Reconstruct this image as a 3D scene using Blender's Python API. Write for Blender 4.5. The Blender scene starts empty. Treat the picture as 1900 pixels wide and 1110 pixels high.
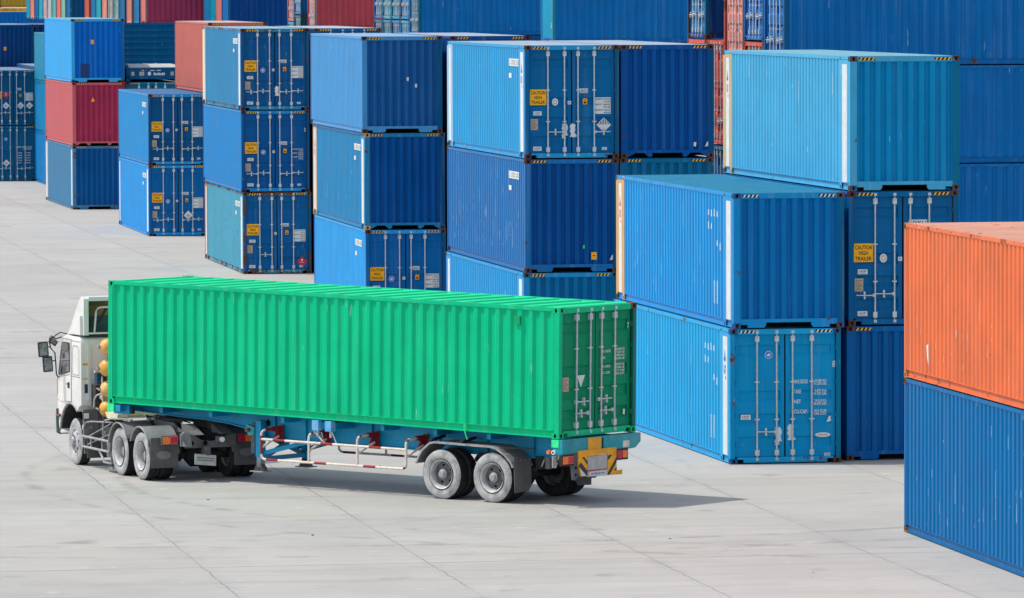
import bpy, bmesh, math, random
from mathutils import Vector, Matrix, Quaternion
random.seed(7)
sc = bpy.context.scene
COL = sc.collection
R = math.radians
W, L = 2.438, 12.192

def C(r, g, b):
    """sRGB 0-255 to linear"""
    def f(c):
        c /= 255.0
        return c / 12.92 if c <= .04045 else ((c + .055) / 1.055) ** 2.4
    return (f(r), f(g), f(b))

# ------------------------------------------------------------------ materials
MATS = {}
def nodes_of(name):
    m = bpy.data.materials.new(name); m.use_nodes = True
    nt = m.node_tree; nt.nodes.clear()
    out = nt.nodes.new('ShaderNodeOutputMaterial')
    bs = nt.nodes.new('ShaderNodeBsdfPrincipled')
    nt.links.new(bs.outputs[0], out.inputs[0])
    MATS[name] = m
    return m, nt, bs
class NT:
    """small node-graph helper"""
    def __init__(s, nt): s.nt = nt
    def n(s, t, **kw):
        nd = s.nt.nodes.new(t)
        for k, v in kw.items(): setattr(nd, k, v)
        return nd
    def put(s, sock, v):
        if hasattr(v, 'is_output') or isinstance(v, bpy.types.NodeSocket): s.nt.links.new(v, sock)
        else: sock.default_value = v
    def math(s, op, a, b=0.0, clamp=False):
        nd = s.n('ShaderNodeMath', operation=op, use_clamp=clamp)
        s.put(nd.inputs[0], a); s.put(nd.inputs[1], b); return nd.outputs[0]
    def vmul(s, v, sc3):
        nd = s.n('ShaderNodeVectorMath', operation='MULTIPLY'); s.put(nd.inputs[0], v); nd.inputs[1].default_value = sc3
        return nd.outputs[0]
    def vadd(s, a, b):
        nd = s.n('ShaderNodeVectorMath', operation='ADD'); s.put(nd.inputs[0], a); s.put(nd.inputs[1], b); return nd.outputs[0]
    def noise(s, v, scale, detail=4, rough=.55):
        nd = s.n('ShaderNodeTexNoise'); s.put(nd.inputs['Vector'], v)
        nd.inputs['Scale'].default_value = scale; nd.inputs['Detail'].default_value = detail; nd.inputs['Roughness'].default_value = rough
        return nd.outputs['Fac']
    def smooth(s, v, a, b, lo=0.0, hi=1.0):
        nd = s.n('ShaderNodeMapRange', interpolation_type='SMOOTHSTEP')
        s.put(nd.inputs[0], v); s.put(nd.inputs[1], a); s.put(nd.inputs[2], b); s.put(nd.inputs[3], lo); s.put(nd.inputs[4], hi)
        return nd.outputs[0]
    def mix(s, fac, a, b, mode='MIX'):
        nd = s.n('ShaderNodeMix', data_type='RGBA', blend_type=mode)
        s.put(nd.inputs[0], fac)
        s.put(nd.inputs[6], a if not isinstance(a, tuple) else (*a[:3], 1)); s.put(nd.inputs[7], b if not isinstance(b, tuple) else (*b[:3], 1))
        return nd.outputs[2]
    def bump(s, h, strength, dist=.02):
        nd = s.n('ShaderNodeBump'); nd.inputs['Strength'].default_value = strength; nd.inputs['Distance'].default_value = dist
        s.put(nd.inputs['Height'], h); return nd.outputs[0]

def make_paint(name, gloss=.42, dull=1.0):
    """weathered container paint; base colour and wear come from the object's own colour and alpha"""
    m, nt, bs = nodes_of(name); g = NT(nt)
    oi = g.n('ShaderNodeObjectInfo'); tc = g.n('ShaderNodeTexCoord')
    off = g.n('ShaderNodeVectorMath', operation='SCALE'); off.inputs[0].default_value = (37., 53., 71.); nt.links.new(oi.outputs['Random'], off.inputs['Scale'])
    v = g.vadd(tc.outputs['Object'], off.outputs[0])
    wear = oi.outputs['Alpha']
    base = oi.outputs['Color']
    fade = g.noise(v, .9, 5, .6)
    col = g.mix(g.smooth(fade, .3, .72), g.mix(1.0, base, (.80, .86, .88), 'MULTIPLY'), base)
    streak = g.noise(g.vmul(v, (7., 7., .28)), 1.0, 4, .6)
    col = g.mix(g.math('MULTIPLY', g.smooth(streak, .5, .74), g.math('MULTIPLY', wear, .55)), col, g.mix(.25, base, (.6, .7, .75)))
    dirt = g.noise(g.vmul(v, (3.2, 3.2, .5)), 1.3, 6, .65)
    col = g.mix(g.math('MULTIPLY', g.smooth(dirt, .52, .8), g.math('ADD', .02, g.math('MULTIPLY', wear, .5))), col, g.mix(.75, (.05, .045, .04), base))
    rn = g.noise(v, 2.1, 9, .72)
    fine = g.noise(v, 11., 5, .7)
    rn = g.math('ADD', g.math('MULTIPLY', rn, .75), g.math('MULTIPLY', fine, .25))
    thr = g.math('SUBTRACT', .70, g.math('ADD', g.math('MULTIPLY', wear, .05), g.math('MULTIPLY', g.math('MULTIPLY', wear, wear), .22)))
    rust = g.smooth(rn, thr, g.math('ADD', thr, .05))
    rcol = g.mix(g.noise(v, 23., 3), (.045, .018, .01), (.2, .085, .035))
    col = g.mix(rust, col, rcol)
    scr = g.noise(g.vmul(v, (16., 16., 1.6)), 1.0, 3, .5)
    pat = g.noise(v, .55, 2)
    s1 = g.math('MULTIPLY', g.smooth(scr, .70, .74), g.smooth(pat, .5, .62))
    col = g.mix(g.math('MULTIPLY', s1, .6), col, (.55, .62, .68))
    nt.links.new(col, bs.inputs['Base Color'])
    rr = g.smooth(fade, .2, .8, gloss - .06, gloss + .16)
    rr = g.math('MAXIMUM', rr, g.math('MULTIPLY', rust, .85))
    nt.links.new(rr, bs.inputs['Roughness'])
    bs.inputs['Specular IOR Level'].default_value = .10 * dull
    dent = g.noise(v, 1.6, 3, .5)
    h = g.math('ADD', g.math('MULTIPLY', dent, 1.0), g.math('MULTIPLY', fine, .06))
    nt.links.new(g.bump(h, .18, .05), bs.inputs['Normal'])
    return m
make_paint('container_paint')
make_paint('roof_paint', .6, .5)

def simple(name, col, rough=.5, metal=0.0, var=.15, scale=6., spec=.4, dust=0.0, dustcol=(.45, .43, .4), bump=0.0):
    m, nt, bs = nodes_of(name); g = NT(nt)
    tc = g.n('ShaderNodeTexCoord'); v = tc.outputs['Object']
    n1 = g.noise(v, scale, 5, .6)
    c = g.mix(g.smooth(n1, .25, .75), tuple(x * (1 - var) for x in col), tuple(min(1, x * (1 + var)) for x in col))
    if dust:
        n2 = g.noise(v, scale * .45, 6, .65)
        c = g.mix(g.smooth(n2, .42, .68, 0.0, dust), c, dustcol)
    nt.links.new(c, bs.inputs['Base Color'])
    nt.links.new(g.smooth(n1, .2, .8, rough - .08, rough + .1), bs.inputs['Roughness'])
    bs.inputs['Metallic'].default_value = metal
    bs.inputs['Specular IOR Level'].default_value = spec
    if bump: nt.links.new(g.bump(g.noise(v, scale * 3, 4), bump, .01), bs.inputs['Normal'])
    return m
simple('galvanised', C(190, 200, 205), .45, .15, .22, 9., dust=.25, dustcol=C(130, 110, 95))
simple('black_gap', (.006, .006, .007), .8, spec=.1)
simple('black_ink', (.012, .012, .014), .6, spec=.2)
simple('white_ink', (.72, .74, .75), .55, var=.1, scale=14., dust=.25, dustcol=(.35, .42, .48))
simple('white_sign', (.66, .69, .70), .5, var=.08, dust=.25, dustcol=(.42, .42, .4))
simple('caution_yellow', C(252, 178, 10), .5, var=.08, scale=8., dust=.12, dustcol=C(190, 140, 40))
simple('sign_red', C(205, 40, 62), .5, var=.1)
simple('sign_blue', C(40, 120, 205), .5, var=.1)
simple('sign_green', C(40, 210, 70), .5)
simple('tan_plate', C(176, 160, 140), .5, .2, .2, 14.)
simple('dark_patch', C(12, 50, 110), .6, var=.2)
simple('rubber_tread', (.022, .022, .024), .85, var=.3, scale=12., spec=.2, dust=.25, dustcol=(.12, .115, .11), bump=.3)
simple('rubber_side', (.36, .358, .352), .9, var=.38, scale=6., spec=.12, dust=.7, dustcol=(.48, .475, .47), bump=.15)
simple('rim_steel', (.46, .46, .465), .55, .1, .3, 8., dust=.3, dustcol=(.4, .39, .38))
simple('rim_dark', (.13, .13, .132), .7, .0, .3, 7., dust=.4, dustcol=(.16, .16, .16))
simple('rubber_dark', (.03, .03, .031), .85, var=.3, scale=9., spec=.2, dust=.3, dustcol=(.10, .10, .10), bump=.3)  # right and inner tyres: less dust, and their shade put into the colour
simple('hub_steel', (.33, .33, .34), .5, .2, .2, 15.)
simple('frame_grey', (.085, .085, .09), .65, 0, .3, 4., dust=.4, dustcol=(.22, .22, .22))
simple('frame_dark', (.02, .02, .022), .7, 0, .4, 4., dust=.3, dustcol=(.08, .08, .08))
simple('fender_grey', (.17, .17, .172), .6, 0, .25, 3., dust=.5, dustcol=(.27, .27, .27))
simple('tube_grey', (.34, .34, .345), .5, .1, .25, 8., dust=.4, dustcol=(.14, .14, .14))
simple('flap_rubber', (.095, .095, .097), .75, 0, .3, 3., spec=.2, dust=.55, dustcol=(.16, .16, .16))
simple('cab_white', (.74, .725, .69), .3, 0, .05, 2., spec=.5, dust=.14, dustcol=(.55, .52, .46))
simple('cab_seam', (.25, .24, .22), .6)
simple('fairing_inside', C(150, 125, 85), .7, 0, .4, 2.5, dust=.5, dustcol=C(40, 50, 52))
simple('fairing_board', C(50, 84, 98), .6, 0, .3, 2.5, dust=.4, dustcol=C(90, 90, 80))
simple('gas_tank_yellow', C(226, 160, 62), .4, 0, .18, 7., dust=.5, dustcol=C(212, 196, 160))
simple('cream_paint', C(215, 208, 175), .45, 0, .15, 5., dust=.3, dustcol=C(150, 135, 95))
simple('trailer_blue', C(0, 148, 194), .5, 0, .16, 2.4, dust=.25, dustcol=C(10, 100, 130))
simple('trailer_blue_light', C(60, 160, 215), .5, 0, .2, 6., dust=.4, dustcol=C(190, 205, 215))
simple('trailer_teal', C(0, 138, 152), .5, 0, .25, 3.2, dust=.7, dustcol=C(80, 170, 180))
simple('lock_green', C(50, 232, 150), .5, 0, .12, 6.)
simple('guard_yellow', C(240, 168, 14), .5, 0, .15, 4., dust=.55, dustcol=C(168, 112, 30))
simple('guard_black', C(36, 58, 62), .6, 0, .3)
simple('guard_white', C(222, 215, 200), .5, 0, .12, 9., dust=.3, dustcol=C(190, 130, 120))
simple('guard_red', C(150, 32, 36), .55, 0, .2, 6., dust=.3, dustcol=C(90, 30, 30))
simple('lamp_orange', C(240, 120, 50), .25, 0, .15, 20.)
simple('lamp_red', C(190, 24, 62), .25, 0, .15, 20.)
simple('lamp_clear', C(225, 228, 230), .2, 0, .1, 20.)
simple('plate_grey', C(178, 179, 177), .5, 0, .1, 12., dust=.4, dustcol=C(150, 150, 146))
simple('mirror_glass', (.20, .205, .21), .3, .0, .5, 14.)
simple('black_plastic', (.03, .03, .032), .5, 0, .2)
simple('trim_orange', C(235, 150, 40), .4)
simple('bumper_green', C(20, 60, 48), .5, 0, .3)
simple('engine_dark', (.035, .035, .037), .7, 0, .5, 5., dust=.4, dustcol=(.12, .12, .12))
simple('dark_teal', C(16, 62, 88), .5)
simple('scrape_pale', (.30, .50, .68), .6, 0, .15)
simple('scrape_salmon', (.70, .42, .33), .6, 0, .2)
simple('litter', (.06, .05, .045), .9, 0, .5, 30.)
def glass():
    m, nt, bs = nodes_of('cab_glass'); g = NT(nt)
    tc = g.n('ShaderNodeTexCoord')
    n = g.noise(g.vmul(tc.outputs['Object'], (1, 1, 2.)), 2.6, 3)
    nt.links.new(g.mix(g.smooth(n, .42, .6), (.012, .013, .014), (.16, .165, .17)), bs.inputs['Base Color'])
    bs.inputs['Roughness'].default_value = .06; bs.inputs['Specular IOR Level'].default_value = .6
glass()

def make_concrete():
    m, nt, bs = nodes_of('yard_concrete'); g = NT(nt)
    tc = g.n('ShaderNodeTexCoord'); v = tc.outputs['Object']
    sep = g.n('ShaderNodeSeparateXYZ'); nt.links.new(v, sep.inputs[0]); X, Y = sep.outputs[0], sep.outputs[1]
    big = g.noise(v, .045, 4, .55); mid = g.noise(v, .35, 6, .6); fine = g.noise(v, 9., 6, .7); grit = g.noise(v, 55., 3, .6)
    col = g.mix(g.smooth(big, .35, .65), (.352, .340, .312), (.402, .390, .362))
    col = g.mix(g.smooth(mid, .36, .62, 0., .75), col, (.425, .412, .384))
    warm = g.noise(v, .11, 5, .6)
    col = g.mix(g.smooth(warm, .48, .72, 0., .6), col, (.425, .385, .325))
    # per-slab tone
    sx = g.math('FLOOR', g.math('DIVIDE', g.math('SUBTRACT', X, 12.25), 4.03)); sy = g.math('FLOOR', g.math('DIVIDE', g.math('SUBTRACT', Y, 100.4), 3.95))
    cmb = g.n('ShaderNodeCombineXYZ'); nt.links.new(sx, cmb.inputs[0]); nt.links.new(sy, cmb.inputs[1])
    wn = g.n('ShaderNodeTexWhiteNoise'); nt.links.new(cmb.outputs[0], wn.inputs['Vector'])
    tone = g.math('ADD', .95, g.math('MULTIPLY', wn.outputs['Value'], .08))
    cc = g.n('ShaderNodeCombineColor'); [nt.links.new(tone, cc.inputs[i]) for i in range(3)]
    col = g.mix(1.0, col, cc.outputs[0], 'MULTIPLY')
    # blotches, scuffs and tyre wear
    blot = g.noise(v, .9, 7, .7)
    col = g.mix(g.smooth(blot, .52, .75, 0., .5), col, (.27, .265, .255))
    scuff = g.noise(g.vmul(v, (.22, 1.5, 1)), 1.0, 7, .7)
    col = g.mix(g.smooth(scuff, .5, .74, 0., .45), col, (.30, .292, .28))
    pale = g.noise(v, 1.7, 5, .6)
    col = g.mix(g.smooth(pale, .62, .74, 0., .5), col, (.55, .54, .52))
    spots = g.noise(v, 3.1, 2, .4)
    col = g.mix(g.smooth(spots, .76, .79, 0., .5), col, (.12, .115, .11))
    strk = g.noise(g.vmul(v, (.09, 1.1, 1)), 1.0, 5, .6)
    col = g.mix(g.smooth(strk, .50, .72, 0., .44), col, (.29, .28, .262))
    oil = g.noise(v, .62, 3, .5)
    col = g.mix(g.smooth(oil, .64, .78, 0., .5), col, (.15, .145, .14))
    # tyre arcs
    for (cx, cy, r0, w_, s_) in ((17.3, 131., 27.5, .26, .5), (17.3, 131., 29.4, .24, .42), (30., 118., 17.4, .24, .4), (30., 118., 19.3, .24, .4), (21., 101.9, .9, .05, .3), (21., 101.9, 1.15, .05, .3), (21., 101.9, 1.4, .05, .22), (5., 122., 18.5, .2, .24), (5., 122., 20.3, .2, .2)):
        d = g.n('ShaderNodeVectorMath', operation='DISTANCE'); nt.links.new(v, d.inputs[0]); d.inputs[1].default_value = (cx, cy, 0)
        a = g.math('ABSOLUTE', g.math('SUBTRACT', g.math('ADD', d.outputs['Value'], g.math('MULTIPLY', mid, .25)), r0))
        f = g.math('MULTIPLY', g.smooth(a, 0., w_, s_, 0.), g.smooth(blot, .42, .62))
        col = g.mix(f, col, (.17, .165, .16))
    # joints
    wob = g.math('MULTIPLY', g.math('SUBTRACT', g.noise(v, 1.2, 4), .5), .11)
    def joint(coord, o, p, half, amt):
        t = g.math('DIVIDE', g.math('SUBTRACT', g.math('ADD', coord, wob), o), p)
        d = g.math('MULTIPLY', g.math('ABSOLUTE', g.math('SUBTRACT', t, g.math('ROUND', t))), p)
        core = g.smooth(d, half * .5, half, 1.0, 0.)
        return g.math('MULTIPLY', core, g.math('MULTIPLY', amt, g.smooth(mid, .32, .6, .25, 1.0)))
    j = g.math('MAXIMUM', joint(X, 12.25, 4.03, .022, .52), joint(Y, 100.4, 39.5, .045, .6))
    j = g.math('MAXIMUM', j, joint(Y, 100.4, 3.95, .03, .2))
    col = g.mix(j, col, (.11, .105, .10))
    edge = g.math('MULTIPLY', joint(X, 12.25, 4.03, .22, .22), g.smooth(blot, .4, .6))
    col = g.mix(edge, col, (.26, .255, .25))
    col = g.mix(g.smooth(fine, .3, .75, 0., .16), col, (.28, .275, .265))
    nt.links.new(col, bs.inputs['Base Color'])
    nt.links.new(g.smooth(mid, .3, .7, .8, .95), bs.inputs['Roughness'])
    bs.inputs['Specular IOR Level'].default_value = .25
    nt.links.new(g.bump(g.math('ADD', g.math('ADD', fine, g.math('MULTIPLY', grit, .4)), g.math('MULTIPLY', j, -2.)), .3, .012), bs.inputs['Normal'])
make_concrete()

# ------------------------------------------------------------------ mesh builder
class MB:
    def __init__(s): s.v, s.f, s.m, s.mats = [], [], [], []
    def mi(s, name):
        if name not in s.mats: s.mats.append(name)
        return s.mats.index(name)
    def add(s, vs, fs, mat):
        b = len(s.v); s.v += [tuple(x) for x in vs]; i = s.mi(mat)
        for f in fs: s.f.append([b + k for k in f]); s.m.append(i)
        return s
    def box(s, a, b, mat):
        (x0, y0, z0), (x1, y1, z1) = a, b
        vs = [(x, y, z) for z in (z0, z1) for y in (y0, y1) for x in (x0, x1)]
        return s.add(vs, [(0, 2, 3, 1), (4, 5, 7, 6), (0, 1, 5, 4), (2, 6, 7, 3), (0, 4, 6, 2), (1, 3, 7, 5)], mat)
    def prism(s, poly, axis, a, b, mat):
        n = len(poly)
        def P(p, t): return {'x': (t, p[0], p[1]), 'y': (p[0], t, p[1]), 'z': (p[0], p[1], t)}[axis]
        vs = [P(p, a) for p in poly] + [P(p, b) for p in poly]
        fs = [tuple(range(n)), tuple(range(2 * n - 1, n - 1, -1))] + [(i, i + n, (i + 1) % n + n, (i + 1) % n) for i in range(n)]
        return s.add(vs, fs, mat)
    def obox(s, c, half, rot, mat):
        """oriented box: rot is a Matrix or Euler tuple"""
        M = rot if isinstance(rot, Matrix) else Matrix.Rotation(rot[2], 3, 'Z') @ Matrix.Rotation(rot[1], 3, 'Y') @ Matrix.Rotation(rot[0], 3, 'X')
        vs = [Vector(c) + M @ Vector((x * half[0], y * half[1], z * half[2])) for z in (-1, 1) for y in (-1, 1) for x in (-1, 1)]
        return s.add(vs, [(0, 2, 3, 1), (4, 5, 7, 6), (0, 1, 5, 4), (2, 6, 7, 3), (0, 4, 6, 2), (1, 3, 7, 5)], mat)
    def bar(s, p, q, w, h, mat):
        p, q = Vector(p), Vector(q); d = q - p
        M = d.to_track_quat('Y', 'Z').to_matrix()
        return s.obox((p + q) / 2, (w / 2, d.length / 2, h / 2), M, mat)
    def tube(s, pts, r, mat, n=8, caps=True):
        pts = [Vector(p) for p in pts]; rings = []
        for i, p in enumerate(pts):
            t = (pts[min(i + 1, len(pts) - 1)] - pts[max(i - 1, 0)]).normalized()
            up = Vector((0, 0, 1)) if abs(t.z) < .9 else Vector((0, 1, 0))
            u = t.cross(up).normalized(); w = u.cross(t).normalized()
            rr = r[i] if isinstance(r, (list, tuple)) else r
            rings.append([p + (u * math.cos(k * 2 * math.pi / n) + w * math.sin(k * 2 * math.pi / n)) * rr for k in range(n)])
        fs = [(i * n + k, i * n + (k + 1) % n, (i + 1) * n + (k + 1) % n, (i + 1) * n + k) for i in range(len(pts) - 1) for k in range(n)]
        if caps: fs += [tuple(range(n - 1, -1, -1)), tuple((len(pts) - 1) * n + k for k in range(n))]
        return s.add([x for rg in rings for x in rg], fs, mat)
    def lathe(s, prof, c, mat, n=40):
        """profile of (radius, x, material?) about the X axis through c"""
        rows = []
        for pr in prof:
            r, t = pr[0], pr[1]
            rows.append([(c[0] + t, c[1] + r * math.cos(k * 2 * math.pi / n), c[2] + r * math.sin(k * 2 * math.pi / n)) for k in range(n)])
        b = len(s.v); s.v += [x for rw in rows for x in rw]
        for i in range(len(prof) - 1):
            mm = s.mi(prof[i][2] if len(prof[i]) > 2 else mat)
            for k in range(n):
                s.f.append([b + i * n + k, b + i * n + (k + 1) % n, b + (i + 1) * n + (k + 1) % n, b + (i + 1) * n + k]); s.m.append(mm)
        return s
    def mesh(s, name, smooth=False, bevel=0.0):
        me = bpy.data.meshes.new(name); me.from_pydata(s.v, [], s.f)
        for m in s.mats: me.materials.append(MATS[m])
        me.polygons.foreach_set('material_index', s.m)
        bm = bmesh.new(); bm.from_mesh(me)
        bmesh.ops.recalc_face_normals(bm, faces=bm.faces)
        if bevel:
            ed = [e for e in bm.edges if len(e.link_faces) == 2 and e.calc_face_angle(0) > .6]
            bmesh.ops.bevel(bm, geom=ed, offset=bevel, segments=2, affect='EDGES', profile=.7, clamp_overlap=True)
        bm.to_mesh(me); bm.free()
        if smooth:
            me.shade_smooth(); me.set_sharp_from_angle(angle=R(38))
        me.update()
        return me

def ob(name, me, parent=None, color=None, loc=(0, 0, 0), rot=(0, 0, 0), label=None):
    o = bpy.data.objects.new(name, me); COL.objects.link(o)
    o.parent = parent; o.location = loc; o.rotation_euler = rot
    if color: o.color = color
    if label: o['label'] = label
    return o
def thing(name, label, cat, loc, rotz=0., group=None):
    o = bpy.data.objects.new(name, None); COL.objects.link(o); o.empty_display_size = .3
    o.location = loc; o.rotation_euler = (0, 0, rotz); o['label'] = label; o['category'] = cat
    if group: o['group'] = group
    return o
CACHE = {}
def cached(key, fn):
    if key not in CACHE: CACHE[key] = fn()
    return CACHE[key]

# ------------------------------------------------------------------ lettering
TXT = {}
def text_geo(s):
    """flat glyph polygons of a word at size 1, lower left at the origin: (verts2d, faces, width)"""
    if s in TXT: return TXT[s]
    cu = bpy.data.curves.new('lettering', 'FONT'); cu.body = s; cu.size = 1.0; cu.resolution_u = 3; cu.offset = .016
    o = bpy.data.objects.new('lettering', cu); COL.objects.link(o)
    bpy.context.view_layer.update()
    me = bpy.data.meshes.new_from_object(o.evaluated_get(bpy.context.evaluated_depsgraph_get()))
    vs = [(v.co.x, v.co.y) for v in me.vertices]; fs = [tuple(p.vertices) for p in me.polygons]
    bpy.data.objects.remove(o); bpy.data.curves.remove(cu); bpy.data.meshes.remove(me)
    x0 = min((v[0] for v in vs), default=0); vs = [(a - x0, b) for a, b in vs]
    TXT[s] = (vs, fs, max((v[0] for v in vs), default=0)); return TXT[s]
def put_text(mb, s, x, z, h, mat, y=-.006, width=None, anchor='l', stretch=1.0):
    """writes s on a plate that faces -Y; h is the cap height"""
    vs, fs, w = text_geo(s)
    k = h / .73; kx = k * stretch
    if width: kx = width / max(w, .01)
    if anchor == 'c': x -= w * kx / 2
    if anchor == 'r': x -= w * kx
    mb.add([(x + a * kx, y, z + b * k) for a, b in vs], [f for f in fs], mat)
def plate(mb, x0, z0, x1, z1, mat, y=0., t=.004):
    mb.box((x0, y - t, z0), (x1, y, z1), mat)
def disc(mb, x, z, rx, rz, mat, y0, y1, n=24):
    mb.prism([(x + rx * math.cos(k * 2 * math.pi / n), z + rz * math.sin(k * 2 * math.pi / n)) for k in range(n)], 'y', y0, y1, mat)

def sign_caution():
    mb = MB(); plate(mb, 0, 0, .43, .40, 'caution_yellow')
    put_text(mb, 'CAUTION', .215, .275, .085, 'black_ink', width=.37, anchor='c')
    put_text(mb, 'HIGH', .215, .155, .085, 'black_ink', width=.20, anchor='c')
    put_text(mb, 'TRAILER', .215, .035, .085, 'black_ink', width=.36, anchor='c')
    return mb.mesh('caution_sign')
def sign_disc(col='white_sign', ink='tan_plate', rx=.08, rz=.095):
    mb = MB(); disc(mb, 0, 0, rx, rz, col, -.004, 0.); disc(mb, 0, 0, rx * .62, rz * .66, ink, -.006, -.004); disc(mb, 0, 0, rx * .4, rz * .42, col, -.008, -.006)
    return mb.mesh('round_emblem')
def sign_blue_disc():
    mb = MB(); disc(mb, 0, 0, .085, .085, 'white_sign', -.004, 0.); disc(mb, 0, 0, .074, .074, 'sign_blue', -.006, -.004)
    mb.prism([(-.05, -.02), (-.01, .03), (.05, .02), (.02, -.01), (.045, -.035), (-.01, -.03)], 'y', -.008, -.006, 'white_sign')
    return mb.mesh('round_emblem')
def sign_tag(w=.215, h=.105, s='J-ACEP'):
    mb = MB(); plate(mb, 0, 0, w, h, 'white_sign'); put_text(mb, s, w / 2, h * .48, h * .3, 'black_ink', width=w * .72, anchor='c')
    plate(mb, w * .2, h * .2, w * .8, h * .27, 'black_ink', -.004, .002)
    return mb.mesh('small_tag')
def sign_csc():
    mb = MB(); plate(mb, 0, 0, .19, .28, 'tan_plate')
    for k in range(7): plate(mb, .02, .03 + k * .033, .17 - .03 * (k % 3), .041 + k * .033, 'rim_dark', -.004, .002)
    return mb.mesh('safety_plate')
def sign_code(s='L5G1', w=.24, h=.115):
    mb = MB(); plate(mb, 0, 0, w, h, 'white_sign'); put_text(mb, s, w / 2, h * .14, h * .7, 'black_ink', width=w * .88, anchor='c')
    return mb.mesh('type_code_plate')
def sign_orange(col='caution_yellow'):
    mb = MB(); plate(mb, 0, 0, .11, .15, col); plate(mb, .02, .02, .09, .07, 'black_ink', -.004, .002); plate(mb, .02, .10, .09, .12, 'black_ink', -.004, .002)
    return mb.mesh('warning_sticker')
def sign_data(bg=True):
    rows = [('MAX.GROSS WT. 32.500 KGS', '71.650 LBS'), ('TARE WT.  3.900 KGS', '8.600 LBS'), ('MAX.CARGO WT. 28.600 KGS', '63.050 LBS')]
    if not bg: return [m for k, (a, b) in enumerate(rows) for m in (line(a, .015, .36 - k * .14, .04, width=.4), line(b, .415, .295 - k * .14, .04, width=.17, anchor='r'))]
    mb = MB(); plate(mb, 0, 0, .43, .42, 'white_sign')
    for k, (a, b) in enumerate(rows):
        put_text(mb, a, .015, .36 - k * .14, .04, 'black_ink', width=.4); put_text(mb, b, .415, .295 - k * .14, .04, 'black_ink', width=.17, anchor='r')
    return mb.mesh('weight_plate')
def sign_diamond(mode='stripes', r=.19):
    mb = MB(); d = [(-r, 0), (0, r), (r, 0), (0, -r)]
    mb.prism(d, 'y', -.004, 0, 'sign_red' if mode == 'red' else 'white_sign')
    if mode == 'stripes':
        for k in range(-3, 4):
            x = k * r * .22; z1 = r - abs(x) - .015
            if z1 > .02: mb.box((x - .009, -.007, .01), (x + .009, -.004, z1), 'black_ink')
        disc(mb, 0, -r * .62, .02, .03, 'black_ink', -.007, -.004, 12)
    elif mode == 'mark':
        mb.prism([(-.1, -.01), (-.02, .05), (.09, .02), (.03, -.0), (.08, -.05), (-.05, -.04)], 'y', -.007, -.004, 'tan_plate'); plate(mb, -.05, -.09, .05, -.07, 'tan_plate', -.004, .002)
    else:
        plate(mb, -.06, -.03, .06, -.015, 'white_ink', -.004, .002); disc(mb, 0, .06, .03, .04, 'white_ink', -.006, -.004, 12)
    return mb.mesh('hazard_diamond')
def line(t, x, z, h, **k):
    mb = MB(); put_text(mb, t, x, z, h, 'white_ink', -.001, **k); return mb.mesh('lettering')
def sign_rows_green():
    out = []
    for k, (a, rows) in enumerate([('MAX. GROSS', ['32500 KG', '71650 LB']), ('TARE', ['3780 KG', '8330 LB']), ('MAX. CARGO', ['28720 KG', '63320 LB']), ('CU. CAP.', ['67.7 CUM', '2390 CUFT'])]):
        z = .47 - k * .125 - (.03 if k > 1 else 0) - (0 if k < 2 else .02)
        out.append(line(a, 0, z - .03, .05, width=.3 if len(a) > 6 else .13))
        out += [line(t, .74, z - r_ * .062, .045, width=.28, anchor='r') for r_, t in enumerate(rows)]
    return out
def sign_rows_blue():
    out = []
    for k, (a, b, c) in enumerate([('MAX.GROSS', '30.480 KG.', '67.200 LBS.'), ('TARE', '4.870 KG.', '10.730 LBS.'), ('NET', '25.610 KG.', '56.470 LBS.'), ('CU.CAP.', '86.0 CUM.', '3.040 CUFT.')]):
        z = .66 - k * .215
        out += [line(a, 0, z, .085, width=.3 if len(a) > 5 else .15), line(b, .72, z + .03, .055, width=.27, anchor='r'), line(c, .72, z - .035, .055, width=.29, anchor='r')]
    return out
def sign_rows_far():
    out = [line('30.480 KG', 0, .8, .07, width=.75), line('67.200 LBS', .3, .7, .07, width=.4)]
    for k in range(5): out += [line(['GROSS', 'TARE', 'NET', 'CU.CAP.', 'CUFT.'][k], 0, .5 - k * .13, .06, width=.22), line(['30.480', '4.870', '25.610', '86.0', '3.040'][k], .42, .5 - k * .13, .06, width=.24)]
    return out
def sign_tape(seed):
    rnd = random.Random(seed); mb = MB(); L_ = []; R_ = []
    for k in range(9):
        z = -.18 + .36 * k / 8; L_.append((-.06 + rnd.uniform(-.035, .03), z + rnd.uniform(-.02, .02))); R_.append((.07 + rnd.uniform(-.05, .03), z + rnd.uniform(-.02, .02)))
    for (a, b), (c, d) in zip(zip(L_, R_), zip(L_[1:], R_[1:])):
        mb.add([(a[0], -.004, a[1]), (b[0], -.004, b[1]), (d[0], -.004, d[1]), (c[0], -.004, c[1])], [(0, 1, 2, 3)], 'white_sign')
    return mb.mesh('paper_remnant')
def hazard(cols=('black_ink', 'caution_yellow')):
    mb = MB(); plate(mb, 0, 0, .36, .062, cols[0], 0, .003)
    for k in range(4):
        x = .01 + k * .09; mb.prism([(x, 0.002), (x + .04, .002), (x + .075, .06), (x + .035, .06)], 'y', -.006, -.003, cols[1])
    return mb.mesh('hazard_marking')
def number_patch(dark=False):
    mb = MB(); mb.box((-.004, 0, .31), (0, 1.5, .50), 'white_sign'); mb.box((-.004, 1.12, 0), (0, 1.5, .125), 'white_sign')
    for k in range(11):
        y = .06 + k * .125
        if k in (3, 9): continue
        mb.box((-.0065, y, .345), (-.004, y + .028, .465), 'rim_dark'); mb.box((-.0065, y + .028, .345 + .09 * (k % 2)), (-.004, y + .085, .375 + .09 * (k % 2)), 'rim_dark')
    return mb.mesh('number_patch')
def torn_label():
    mb = MB(); mb.prism([(0, 0), (.10, .12), (.16, .36), (.02, .40)], 'x', -.003, 0, 'white_sign'); return mb.mesh('torn_label')
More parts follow.
